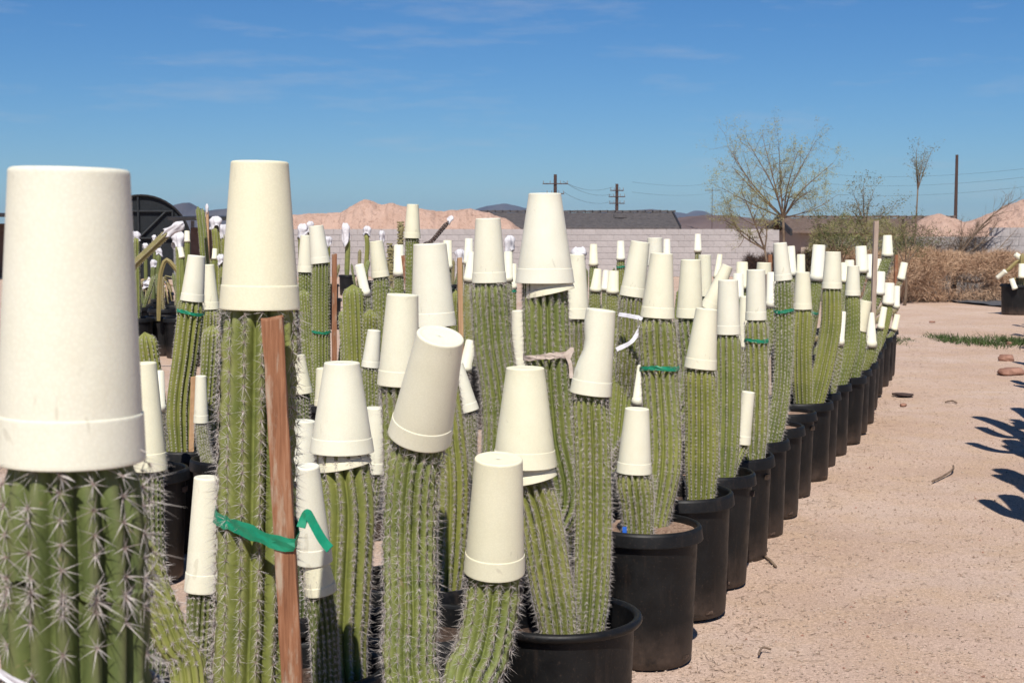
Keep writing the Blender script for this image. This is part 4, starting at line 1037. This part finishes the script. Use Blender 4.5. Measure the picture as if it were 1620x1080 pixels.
# ------------------------------------------------------------------ stakes, tapes, rags and strings among the cacti
def stake(top, bot, d, wpx, mat, label, z0=.40, rotz=.0, group=None, name='wooden_stake', d2=None):
    a = P(top[0], top[1], d); b_ = P(bot[0], bot[1], d2 or d); k = (a.z - z0) / max(a.z - b_.z, .01); g = a.lerp(b_, k)
    w = wpx * d / F / 2; n = 26; rs = np.random.default_rng(int(top[0] * 3 + top[1]))
    V, Fs = [], []; c, s_ = math.cos(rotz), math.sin(rotz); ch = w * .10
    sec = [(-w + ch, -w), (w - ch, -w), (w, -w + ch), (w, w - ch), (w - ch, w), (-w + ch, w), (-w, w - ch), (-w, -w + ch)]
    for i in range(n + 1):
        p = g.lerp(a, i / n) - g
        for (x, y) in sec: V.append(p + Vector((x * c - y * s_, x * s_ + y * c, (rs.normal() * .002 + x * .10) if i == n else 0)) + Vector(rs.normal(size=3) * w * .035))
    for i in range(n):
        for k2 in range(8): Fs.append((i * 8 + k2, i * 8 + (k2 + 1) % 8, (i + 1) * 8 + (k2 + 1) % 8, (i + 1) * 8 + k2))
    Fs += [tuple(range(8))[::-1], tuple(range(n * 8, n * 8 + 8))]
    o = link(name, py_mesh(name, V, Fs, mat)); o.location = g
    tag(o, label, 'stake', group); return a, g
GS = 'wooden stakes among the cacti'
sa, sg = stake((431, 503), (463, 1080), 2.165, 33, M['wood'], 'weathered red brown stake tied with green tape, nearest of the stakes', .40, .10, GS)
stake((529, 402), (529, 560), 8.45, 7.5, M['wood'], 'thin red stake right of the tall green taped cactus', .40, .2, GS)
stake((638, 404), (645, 462), 10.6, 7, M['wood'], 'short leaning brown stake before the tallest slim cactus', .40, .1, GS)
stake((727, 408), (729, 525), 8.4, 7.5, M['wood_pale'], 'pale stake with its lower part in shade, left of the bristly cactus', .40, .2, GS)
stake((1214, 434), (1215, 490), 9.6, 5.5, M['wood_grey'], 'brown stake between cups above the fourth pot', .40, .1, GS)
stake((1218, 403), (1218, 440), 14.6, 6, M['wood'], 'orange stake end left of the fifth pot cactus top', .40, .1, GS)
stake((1238, 596), (1233, 684), 7.32, 10, M['wood'], 'slanting orange stake in the sixth row pot', .42, .2, GS)
stake((1386, 350), (1382, 470), 11.4, 7, M['wood_grey'], 'tall pale grey post above the far row cups', .0, .1, GS)
stake((1418, 403), (1417, 440), 15.6, 5, M['wood'], 'orange stake right of the tallest far row cactus', .40, .1, GS)
stake((306, 596), (303, 700), 6.62, 8, M['wood_pale'], 'pale stake in the open pot at left', .40, .2, GS)
# the green tape of the nearest stake
e2 = ent['tall spiny cactus tied to the red brown stake']
pts2 = e2['pts']; ys = np.array([HOR + (CAMZ - p[2]) / p[1] * F for p in pts2]); i2 = int(np.argmin(np.abs(ys - 824)))
cen = Vector(pts2[i2]); axs = Vector((.20, -.05, 1))
hw = .0192; stc = sg.lerp(sa, (cen.z - .012 - sg.z) / (sa.z - sg.z))
corners = [stc + Vector((x * hw, y * hw, 0)) for x in (-1, 1) for y in (-1, 1)]
tp = loop_band(cen, axs, e2['prof'][i2] * 1.04 + .002, .021, 77, M['tape'], 'plant_tape', 'wide green plastic tape tying cactus to the red brown stake', 'plant tape', extra=corners, wob=.002)
rsx = np.random.default_rng(4)
tl = ribbon([P(476, 834, 2.14), P(481, 820, 2.145), P(486, 812, 2.14), P(491, 819, 2.13), P(499, 834, 2.11), P(510, 853, 2.09), P(522, 868, 2.08)], .014, (-.3, -1, .25), M['tape'], 'tail', tp, n=44)
tl.matrix_parent_inverse = Matrix.Translation(-cen)
# twine, rag strips
e10 = ent['thick cactus bound with pale twine']; pts10 = e10['pts']
ys = np.array([HOR + (CAMZ - p[2]) / p[1] * F for p in pts10]); i10 = int(np.argmin(np.abs(ys - 561)))
c10 = Vector(pts10[i10]); r10 = e10['prof'][i10] * 1.03 + .002
tw = loop_band(c10, (-.07, 0, 1), r10, .018, 5, M['twine'], 'twine', 'pale twine wound round the thick cactus', 'twine', wob=.003)
for (q, ww) in (([(893, 562), (905, 552), (900, 566)], .012), ([(896, 562), (902, 575), (904, 598)], .012)):
    t_ = ribbon([P(x, y, c10.y - r10 * .75) for x, y in q], ww, (0, -1, .1), M['twine'], 'loose_end', tw, rs=rsx); t_.matrix_parent_inverse = Matrix.Translation(-c10)
rg = ribbon([P(979, 497, 6.19), P(998, 500, 6.14), P(1017, 506, 6.10), P(1010, 524, 6.0), P(998, 541, 5.95), P(975, 553, 5.9)], .018, (.1, -1, .2), M['rag'], 'rag_strip', rs=rsx, n=34)
tag(rg, 'white rag strip trailing from the dark tall cactus', 'rag')
wr = ent['thickest long spined cactus in the lower left corner']; ptsw = wr['pts']
ys = np.array([HOR + (CAMZ - p[2]) / p[1] * F for p in ptsw]); iw = int(np.argmin(np.abs(ys - 1050)))
loop_band(ptsw[iw], (.24, .10, 1), wr['prof'][iw] * 1.08 + .006, .007, 8, M['rag'], 'ribbon_tie', 'white ribbon slung round the thickest cactus at the bottom edge', 'ribbon', wob=.002)

# bare stems without cups
def bare(label, pathpx, d, wpx, ribs=12, mat='cactus', sl=.012, spined=True, foot=None, dd=None, name='cactus', group=None, dep=.24, seed=None):
    pts = [P(x, y, d if dd is None else d + dd * i / max(len(pathpx) - 1, 1)) for i, (x, y) in enumerate(pathpx)][::-1]
    if foot is not None: pts = [Vector(foot)] + pts
    r = thing(name, label, 'cactus', pts[0], group)
    stem_obj(pts, wpx * d / F / 2, ribs, r, pts[0], d, seed or int(pathpx[0][0]), M[mat], sl, .02, spined, dep)
    return r
bare('leaning bare stem beside the thickest cactus at lower left', [(212, 850), (240, 930), (272, 1010), (300, 1090)], 2.1, 58, 13, 'cactus', .011, True, (-.46, 2.02, .43))
bare('rounded bare topped cactus under the askew small cup', [(558, 450), (560, 500), (562, 580)], 7.85, 34, 13, 'cactus', .008, True, (P(562, 600, 7.85).x, 7.85, .43))
bare('yellow green stem rising behind the rolled rim pot', [(893, 560), (897, 680), (893, 800)], 4.62, 28, 9, 'cactus', .010, True, (P(893, 800, 4.6).x, 4.6, .43))

# drip tubes, the blue tag
def tube_thing(label, pts, r, mat, name='drip_tube', cat='tube', n=20):
    p = catmull([tuple(q) for q in pts], n); g = Vector(p[0]); m = MB(); m.tube([Vector(q) - g for q in p], r, 6)
    o = m.obj(name, mat, None, True); o.location = g; return tag(o, label, cat)
tube_thing('black drip tube arching in the second row pot', [P(1072, 806, 5.42), P(1086, 786, 5.42), P(1083, 760, 5.44), P(1070, 742, 5.5), P(1062, 752, 5.6)], .004, M['tube'])
tube_thing('black drip tube rising behind the short first pot cactus', [P(968, 775, 4.95), P(975, 745, 4.98), P(985, 735, 5.02), P(990, 760, 5.05)], .005, M['tube'])
tube_thing('black hose lying on the sand at far left', [Vector((P(200, 570, 17).x, 16.4, .02)), Vector((P(235, 566, 17).x, 17.2, .022)), Vector((P(266, 550, 17).x, 18.4, .02)), Vector((P(300, 545, 17).x, 19.0, .02))], .018, M['tube'], 'hose', 'hose')
b = MB(); b.box((0, 0, .012), (.014, .003, .034)); b.tube([(0, 0, -.03), (0, 0, 0)], .002, 5); bo = b.obj('plant_tag', M['blue']); bo.location = P(988, 846, 4.80); tag(bo, 'small blue plant tag in the first row pot', 'plant tag')

# ------------------------------------------------------------------ white cloths on cactus tips
def cloth(label, px, py, d, rpx, hang=1.0, name='frost_cloth', axis=None, long=1.0, skirt=True, group='white cloths tied over cactus tips'):
    rs = np.random.default_rng(int(px * 13 + py)); r = rpx * d / F; nu, nv = 22, 13; V = []; Fs = []
    ph = rs.uniform(0, 6.28, 8)
    q = Vector((0, 0, 1)).rotation_difference(Vector(axis)) if axis else Quaternion()
    for j in range(nv):
        t = j / (nv - 1)
        for i in range(nu):
            a = 2 * math.pi * i / nu
            f = math.sin(3 * a + ph[0] + t * 2) * .5 + math.sin(5 * a + ph[1] - t * 5) * .35 + math.sin(8 * a + ph[2] + t * 9) * .25
            if t < .5: th = t / .5 * math.pi / 2; rr_, z = math.sin(th), math.cos(th)
            else: s2 = (t - .5) / .5; rr_, z = (1 - .16 * math.sin(s2 * math.pi) + .10 * s2 * math.sin(3 * a + ph[4])), -s2 * 1.25 * hang * (1 + .45 * math.sin(a + ph[3]) + .25 * math.sin(3 * a + ph[5]))
            k = (1 + .40 * f * min(1, t * 2.5)) * (.80 + .18 * math.sin(2 * a + ph[6]))
            v = Vector((rr_ * math.cos(a) * k, rr_ * math.sin(a) * k, z * long + .24 * f * (t > .1)))
            V.append(q @ (v * r))
    for j in range(nv - 1):
        for i in range(nu): Fs.append((j * nu + i, (j + 1) * nu + i, (j + 1) * nu + (i + 1) % nu, j * nu + (i + 1) % nu))
    o = link(name, py_mesh(name, V, Fs, M['rag'], True)); o.location = P(px, py, d)
    md = o.modifiers.new('thickness', 'SOLIDIFY'); md.thickness = .004
    tag(o, label, 'cloth', group); return o
def potted(x, y, kind, label): return pot(x, y, kind, label, 'black pots in the far beds')
def fx(px, d): return (px - 810) / F * d
far = [  # label, path pixels, distance, width, material, cloth (px, py, r)
    ('capped green column right beside the largest cup', [(214, 372), (214, 400), (215, 440)], 17, 14, 'cactus', (213, 374, 8, 1.1), 8),
    ('green column under a hanging cloth by the shed post', [(284, 384), (285, 410), (285, 450)], 17, 14, 'cactus', (282, 378, 11, 1.2), 8),
    ('tall bare olive arm against the sky at left', [(313, 326), (318, 372), (323, 440)], 16, 8.5, 'cactus', None, 6),
    ('second bare olive arm right of the tall one', [(320, 329), (325, 378), (329, 440)], 16.3, 7, 'cactus', None, 6),
    ('cloth topped stem left of the second largest cup', [(340, 356), (343, 390), (344, 440)], 16, 13, 'cactus', (341, 352, 10, 1.0), 8),
    ('cloth draped stem touching the second largest cup', [(352, 366), (353, 400), (352, 440)], 16.8, 11, 'cactus', (352, 364, 9, 1.5), 8),
    ('dark thin far cactus with a small white tip', [(245, 376), (245, 440)], 24, 6, 'cactus_near', (244, 376, 4.5, 1), 8),
    ('leftmost dark thin far cactus', [(230, 388), (231, 445)], 25, 6, 'cactus_near', (230, 389, 4.5, 1), 8),
    ('dark bottle shaped far cactus right of the slanting arm', [(251, 400), (250, 445)], 23, 9, 'cactus_near', (251, 398, 5.5, 1), 8),
    ('lower dark far cactus beneath the slanting arm', [(243, 418), (242, 450)], 22, 9, 'cactus_near', (243, 416, 5.5, 1), 8),
    ('curved far stem with a big white cloth before the wall', [(547, 366), (550, 388), (549, 430)], 34, 8.5, 'cactus', (547, 362, 9, 1.6), 7),
    ('middle cloth topped far stem before the wall', [(579, 370), (581, 390), (579, 425)], 30, 7.5, 'cactus', (580, 364, 6.5, 1.2), 7),
    ('right cloth topped far stem before the wall', [(604, 378), (603, 400), (604, 430)], 30, 7, 'cactus', (604, 371, 6, 1.2), 7),
    ('far stem with a lumpy cloth behind the staked pair', [(478, 368), (478, 430)], 20, 12, 'cactus', (478, 364, 10, .8), 8),
    ('far stem with a peaked cloth above the taped pair', [(492, 360), (493, 430)], 21, 9, 'cactus', (491, 357, 7, 1.0), 8),
    ('far stem with a small cloth right of the taped pair', [(519, 384), (519, 430)], 22, 7, 'cactus', (519, 380, 6, 1.0), 8),
    ('far stem with a cloth behind the pale stake', [(728, 406), (728, 440)], 15, 10, 'cactus', (728, 402, 8, 1.2), 8),
    ('far stem with a crumpled cloth left of the highest cup', [(806, 386), (806, 440)], 14.5, 11, 'cactus', (806, 382, 10, 1.1), 8),
    ('far stem with a low cloth touching the second cup', [(350, 410), (351, 445)], 15.5, 9, 'cactus', (350, 410, 8, 1.2), 8),
]
for i, (lab, pp, d, w, mt, cl, rb_) in enumerate(far):
    x = P(*pp[-1], d).x
    bare(lab, pp, d, w, rb_, mt, .012, d < 18, (x, d, .44), group='cacti in the far bed', seed=300 + i)
    potted(x, d, 'f', 'far black pot under the ' + lab)
    if cl: cloth('white cloth over the ' + lab, cl[0], cl[1], d, cl[2], cl[3])
# slanting arm with its long white sock
x0 = fx(180, 15)
bare('slanting yellow ribbed arm reaching up right beside the largest cup', [(268, 366), (240, 393), (212, 420), (194, 445)], 15, 14, 5, 'cactus_dry', .01, True, (x0, 15, .44), group='cacti in the far bed', dep=.45)
potted(x0, 15, 'f', 'far black pot under the slanting arm, behind the largest cup')
cloth('long white cloth sock on the tip of the slanting arm', 279, 359, 15, 8, 1.0, axis=(.86, 0, .5), long=1.7)
bare('dried brown stem bent over like a hook', [(292, 444), (274, 420), (264, 411), (258, 420), (253, 445)], 17, 7.5, 5, 'cactus_dry', .01, False, (fx(250, 17), 17, .44), group='cacti in the far bed', dep=.45)
potted(fx(251, 17) - .05, 17.3, 'f', 'far black pot under the dried hooked stem')
cup('tiny foam cup right of the shed post', (296, 365), (296, 383), 10, 17.4, .8); bare('thin far stem under the tiny cup by the shed', [(296, 374), (297, 440)], 17.4, 9, 7, 'cactus', .01, False, (fx(298, 17.4), 17.4, .44), group='cacti in the far bed')
cup('tiny yellowish foam cup under the hanging cloth', (285, 391), (288, 408), 10, 16.2, .85); bare('thin far stem under the tiny yellowish cup', [(287, 402), (290, 450)], 16.2, 8, 7, 'cactus', .01, False, (fx(291, 16.2), 16.2, .44), group='cacti in the far bed')
cup('tiny yellowish foam cup left of the low cloth', (340, 393), (339, 410), 9, 15.2, .85); bare('thin far stem left of the low cloth', [(339, 404), (339, 445)], 15.2, 7, 7, 'cactus', .01, False, (fx(339, 15.2), 15.2, .44), group='cacti in the far bed')
stake((328, 335), (330, 440), 17.5, 4, M['wood_pale'], 'thin pale pole with a white tip against the hill', .40, 0, GS)
cloth('small pointed white cloth on the thin pole tip', 327.5, 330, 17.5, 3.2, 1.2, long=2.4)
cloth('white rag tied over the closed cup end', 916, 403, 5.6, 12, .6)
bare('dark brown arm leaning right behind the large rear cup', [(712, 348), (698, 364), (684, 381), (660, 410)], 12, 7, 6, 'wood_dark', .01, True, (fx(650, 12), 12, .44), group='cacti in the far bed')
cloth('little white cloth on the leaning dark brown arm', 713, 346, 12, 5, .9, axis=(.6, 0, .8))
potted(fx(650, 12) - .03, 12.1, 'f', 'far black pot under the leaning dark brown arm')
def cholla(label, pathpx, d, w, seed):
    rs = np.random.default_rng(seed); p = [P(x, y, d) for x, y in pathpx]; g = Vector((p[-1].x, d, .44)); r = thing('cholla', label, 'cactus', g, 'cacti in the far bed')
    pts = catmull([tuple(g)] + [tuple(q) for q in p[::-1]], 24); m = MB(); rad = w * d / F / 2
    m.tube([Vector(q) - g for q in pts], [rad * (.8 + .2 * math.sin(k * 1.3)) * (1 if k < 22 else .6) for k in range(24)], 9); m.obj('stem', M['cholla'], r, True)
    kn = MB()
    for k in range(170):
        q = pts[rs.integers(2, 24)]; a = rs.uniform(0, 6.28); c = Vector(q) - g + Vector((math.cos(a), math.sin(a), 0)) * rad * .95
        kn.box(c, (rad * .5,) * 3, Matrix.Rotation(a, 3, 'Z'))
    tag(kn.obj('tubercles', M['cholla'], r), kind='stuff')
cholla('knobbly dark cholla left of the tallest slim cactus', [(634, 352), (634, 370), (633, 420)], 25, 10, 3)
cholla('speckled stem left of the slim staked cactus', [(618, 386), (618, 440)], 20, 11, 4)
potted(fx(633, 25), 25, 'f', 'far black pot under the knobbly dark cholla'); potted(fx(618, 20), 20, 'f', 'far black pot under the speckled stem')
# big pot with a dried plant and a cloth, at far left
bx_, by_ = fx(245, 22.5), 22.5
potted(bx_, by_, 'b', 'large black pot with a dried plant at far left')
dp = thing('dried_plant', 'dried brown drooping plant in the large pot', 'plant', (bx_, by_, .47), None)
rs = np.random.default_rng(9)
for k in range(34):
    a = rs.uniform(0, 6.28); l_ = rs.uniform(.25, .48); m = MB(); h_ = rs.uniform(.18, .34)
    pts = catmull([(0, 0, 0), (math.cos(a) * l_ * .4, math.sin(a) * l_ * .4, h_), (math.cos(a) * l_ * .8, math.sin(a) * l_ * .8, h_ * .7), (math.cos(a) * l_, math.sin(a) * l_, h_ * .2 - .12)], 8)
    m.tube(pts, list(np.linspace(.022, .006, 8)), 5); m.obj('blade', M['cactus_dry' if k % 3 else 'drybrush'], dp)
cl = cloth('white cloth draped across the dried plant', 243, 452, 22.35, 24, .25, long=.42)
cup('small white cup standing left of the large pot', (221, 484), (221, 516), 9, 21, .9)

# ------------------------------------------------------------------ right hand bed: a row of tall potted cacti, mostly beyond the frame
b2 = fx(1608, 26)
potted(b2, 26, 'b', 'large dark pot at the right edge near the hedge')
potted(b2 + .75, 27.4, 'b', 'second dark pot behind the right edge pot')
ra = thing('cactus', 'many armed yellowish cactus in the right edge pot', 'cactus', (b2, 26, .47), 'cacti in the right row')
for k, (pp, w) in enumerate((([(1618, 400), (1616, 440), (1612, 462)], 9), ([(1590, 431), (1600, 422), (1612, 413), (1624, 420), (1618, 462)], 6), ([(1601, 446), (1607, 440), (1612, 448), (1612, 464)], 5), ([(1634, 412), (1630, 440), (1618, 464)], 8))):
    q = [P(x, y, 26 + (k - 1) * .12) for x, y in pp][::-1]; stem_obj([Vector((b2 + .03 * k, 26, .46))] + q, w * 26 / F / 2, 7, ra, (b2, 26, .47), 26, 500 + k, M['cactus_dry'], .012, .03, False)
cup('small foam cup pointing down left on the right edge cactus', (1577, 440), (1591, 429), 9, 25.9, .8)
cup('small foam cup lying at the top of the right edge cactus', (1606, 402), (1620, 412), 10, 26, .8)
cup('foam cup standing upright on the right edge cactus', (1617, 417), (1617, 440), 12, 25.8, .85)
cup('small foam cup drooping low on the right edge cactus', (1600, 441), (1606, 457), 9, 25.7, .9)
rr2 = random.Random(3)
for k, (y, off, h) in enumerate(((6.45, .50, 2.0), (7.4, .52, 2.0), (8.4, .54, 2.3), (9.4, .47, 2.75), (10.5, .54, 2.0), (13.2, .62, 1.3), (15.5, .66, 1.25), (17.6, .68, 1.3), (20.0, .74, 1.35), (22.2, .75, 1.35))):
    x = .34 * y + off
    pot(x, y, 'd', ORD[k] + ' pot from the front in the row along the right edge', 'black pots along the right edge')
    o = thing('cactus', 'armed cactus in the ' + ORD[k] + ' pot along the right edge', 'cactus', (x, y, .42), 'cacti in the right row')
    stem_obj([(x, y, .42), (x + rr2.uniform(-.05, .05), y, h * .6), (x + rr2.uniform(-.08, .08), y, h)], .07, 9, o, (x, y, .42), 12, 600 + k, M['cactus'], .012, .03, False)
    for q in range(3 if h > 1.6 else 2):
        a = rr2.uniform(0, 6.28); z = rr2.uniform(.7, h * .7); l_ = rr2.uniform(.12, .26); dx, dy = math.cos(a) * l_, math.sin(a) * l_
        if x + dx < .34 * y + .30: dx = abs(dx)
        stem_obj([(x, y, z), (x + dx * .7, y + dy * .7, z + .04), (x + dx, y + dy, z + .25), (x + dx * 1.1, y + dy * 1.1, min(h * .97, z + rr2.uniform(.45, .9)))], .05, 7, o, (x, y, .42), 12, 640 + k * 4 + q, M['cactus'], .012, .03, False, name='arm')

# ------------------------------------------------------------------ rocks, sticks, grass, gravel
def rock(label, px, py, wpx, hpx, seed, mat='rock', name='rock', cat='rock'):
    d = CAMZ * F / (py - HOR); rs = np.random.default_rng(seed); w, h = wpx * d / F / 2, hpx * d / F / 2
    bm = bmesh.new(); bmesh.ops.create_icosphere(bm, subdivisions=3, radius=1); ph = rs.uniform(0, 6.28, 6)
    for v in bm.verts:
        c = v.co.copy(); n = .16 * math.sin(3 * c.x + ph[0] + 2 * c.y) + .13 * math.sin(4.1 * c.y + ph[1] - 2 * c.z) + .08 * math.sin(7 * c.z + ph[2] + 5 * c.x)
        c = c * (1 + n); c.x = max(-.93, min(.93, c.x)); c.z = max(-.6, min(.85, c.z)); v.co = Vector((c.x * w, c.y * w * .75, c.z * h))
    me = bpy.data.meshes.new(name); bm.to_mesh(me); bm.free(); me.materials.append(M[mat])
    for p in me.polygons: p.use_smooth = True
    o = link(name, me); o.location = (fx(px, d), d, h * .5); o.rotation_euler = (0, 0, rs.uniform(-.4, .4)); tag(o, label, cat); return o
rock('flat red rock at far left before the big pot', 239, 526, 32, 15, 1); rock('rounder red rock right of the flat one at far left', 262, 527, 20, 15, 2)
rock('reddish rock at the right edge, farther one', 1594, 571, 26, 15, 3); rock('long reddish rock at the right edge, nearer one', 1600, 592, 44, 15, 4)
rock('small brown stone on the gravel path', 1433, 643, 11, 7, 5); rock('small stone by the right edge shadows', 1600, 545, 10, 7, 6); rock('pale chips on the far gravel path', 1476, 510, 10, 4, 7)
rock('dark scrap of bark flat on the gravel path', 1433, 626, 36, 5, 8, 'wood_dark', 'bark_scrap', 'bark scrap')
def g(px, py, z=.008):
    d = CAMZ * F / (py - HOR); return Vector((fx(px, d), d, z))
tube_thing('curved dry stick lying on the gravel at right', [g(1482, 766), g(1500, 758, .012), g(1514, 750, .02), g(1515, 742, .012)], .0065, M['twig'], 'stick', 'stick')
tube_thing('short straight twig beside the fourth row pot', [g(1212, 886), g(1222, 895, .014), g(1234, 905)], .006, M['twig'], 'stick', 'stick')
tube_thing('small bent twig near the bottom right gravel', [g(1208, 1050), g(1214, 1040, .012), g(1228, 1041)], .004, M['twig'], 'stick', 'stick')
tube_thing('thin dark twig on the far path', [g(1500, 638), g(1510, 637, .014), g(1518, 639)], .008, M['twig'], 'stick', 'stick')
rs = np.random.default_rng(77)
def path_xy(n, y0=4.2, y1=24, bias=1.0):
    y = y0 + (y1 - y0) * rs.uniform(size=n) ** 1.7; x = .461 + (y - 4.95) * .341 + .12 + rs.uniform(-.1, 1, n) ** bias * (1.6 + y * .08); return x, y
def pebbles(n, smin, smax, mat, name):
    x, y = path_xy(n); s = smin + (smax - smin) * rs.uniform(size=n) ** 3; V0 = np.array([(1, 0, 0), (-.5, .87, 0), (-.5, -.87, 0), (.1, .1, .8), (0, 0, -.5)])
    a = rs.uniform(0, 6.28, n); c, s_ = np.cos(a), np.sin(a); q = V0[None] * (s[:, None, None]) * rs.uniform(.6, 1.3, (n, 1, 3))
    q = np.stack([q[..., 0] * c[:, None] - q[..., 1] * s_[:, None], q[..., 0] * s_[:, None] + q[..., 1] * c[:, None], q[..., 2]], -1)
    q += np.stack([x, y, ground_z(x, y) + .002], -1)[:, None]
    f = (np.arange(n)[:, None] * 5 + np.array([[0, 1, 3, 1, 2, 3, 2, 0, 3]])).reshape(-1)
    tag(link(name, np_mesh(name, q.reshape(-1, 3), f, 3, M[mat], False)), kind='stuff')
pebbles(30000, .0020, .010, 'pebble', 'gravel'); pebbles(800, .003, .010, 'rock', 'dark_gravel')
m = MB(); n = 900
x, y = path_xy(n, 4.2, 20); nearr = rs.uniform(size=n) < .55
x = np.where(nearr, .461 + (y - 4.95) * .341 + .18 + np.abs(rs.normal(size=n)) * .14, x)
for k in range(n):
    a = rs.uniform(0, 6.28); l_ = .012 + .06 * rs.uniform() ** 2.5; v = Vector((math.cos(a), math.sin(a), 0)) * l_; p = Vector((x[k], y[k], ground_z(x[k], y[k]) + .004)); s_ = v.cross(Vector((0, 0, 1))) * rs.normal() * .08
    m.tube([p, p + v * .5 + s_ + Vector((0, 0, .002)), p + v], [.0007, .0011, .0005], 4, False)
tag(m.obj('plant_litter', M['twig']), kind='stuff')
# weeds across the path
n = 9000; X = rs.uniform(5.1, 9.4, n); cl_ = np.sin(X * 3.1) + .7 * np.sin(X * 7.3 + 1) + .5 * np.sin(X * 15)
Y = 19.6 - (X - 5.1) * .22 + rs.normal(size=n) * (.25 + .18 * (cl_ > -.2)) + np.where(X < 6.2, .3, 0); keep = (cl_ + rs.uniform(-1.2, 1.2, n)) > -.1; X, Y = X[keep], Y[keep]; n = len(X)
h = rs.uniform(.02, .10, n) * (.5 + .5 * (cl_[keep] > .3)); a = rs.uniform(0, 6.28, n); le = rs.normal(size=(n, 2)) * .05; w = rs.uniform(.004, .010, n)
V = np.stack([np.stack([X - w * np.cos(a), Y - w * np.sin(a), 0 * X], -1), np.stack([X + w * np.cos(a), Y + w * np.sin(a), 0 * X], -1), np.stack([X + le[:, 0], Y + le[:, 1], h], -1)], 1).reshape(-1, 3)
tag(link('weeds', np_mesh('weeds', V, np.arange(3 * n), 3, M['grass'], False)), 'strip of low green weeds across the path', 'weeds', None, 'stuff')
# black ground sheet at the foot of the hedge
gxs = np.linspace(0, 1, 24); V, Fs = [], []
ca, cb2, cc_, cd_ = g(1424, 470), g(1586, 471), g(1590, 486), g(1470, 474.5)
for i, u in enumerate(gxs):
    for v in np.linspace(0, 1, 6):
        p = ca.lerp(cb2, u).lerp(cd_.lerp(cc_, u), v); V.append(p + Vector((0, 0, .012 + .016 * math.sin(u * 23 + v * 4) * math.sin(v * 7 + u * 9) + .016)))
for i in range(23):
    for j in range(5): Fs.append((i * 6 + j, i * 6 + j + 1, (i + 1) * 6 + j + 1, (i + 1) * 6 + j))
so = link('ground_sheet', py_mesh('ground_sheet', V, Fs, M['sheet'], True)); md = so.modifiers.new('thickness', 'SOLIDIFY'); md.thickness = .006
tag(so, 'dusty black ground sheet at the foot of the dry hedge', 'ground sheet')

# ------------------------------------------------------------------ clutter of the far left bed
rc = random.Random(41)
for k, (px, d) in enumerate(((218, 19.5), (232, 20.5), (258, 19), (276, 20), (290, 21), (306, 19.6), (322, 21), (338, 18.6), (470, 24), (500, 26), (520, 28), (566, 27), (590, 25), (660, 26), (690, 24), (715, 28), (775, 24), (900, 22), (925, 20), (960, 20))):
    x = fx(px, d); potted(x, d, 'f', 'far black pot behind the field, ' + ORD[k % 8] + (' from the left of the left clutter' if k < 8 else ' from the left of the rear bed' if k < 16 else ' from the left end of the right rear bed'))
    o = thing('cactus', 'slim dark far cactus in the ' + ORD[k % 8] + (' pot of the left clutter' if k < 8 else ' pot of the rear bed' if k < 16 else ' pot of the right rear bed'), 'cactus', (x, d, .43), 'cacti in the far bed')
    for q in range(rc.randint(2, 3)):
        h = rc.uniform(.35, .75); dx = rc.uniform(-.22, .22)
        stem_obj([(x + dx * .3, d, .43), (x + dx * .7, d, .43 + h * .5), (x + dx, d + rc.uniform(-.1, .1), .43 + h)], rc.uniform(.022, .045), 7, o, (x, d, .43), 16, 900 + k * 4 + q, M[('cactus_near', 'cactus_dry', 'cactus')[q % 3]], .014, .03, True)
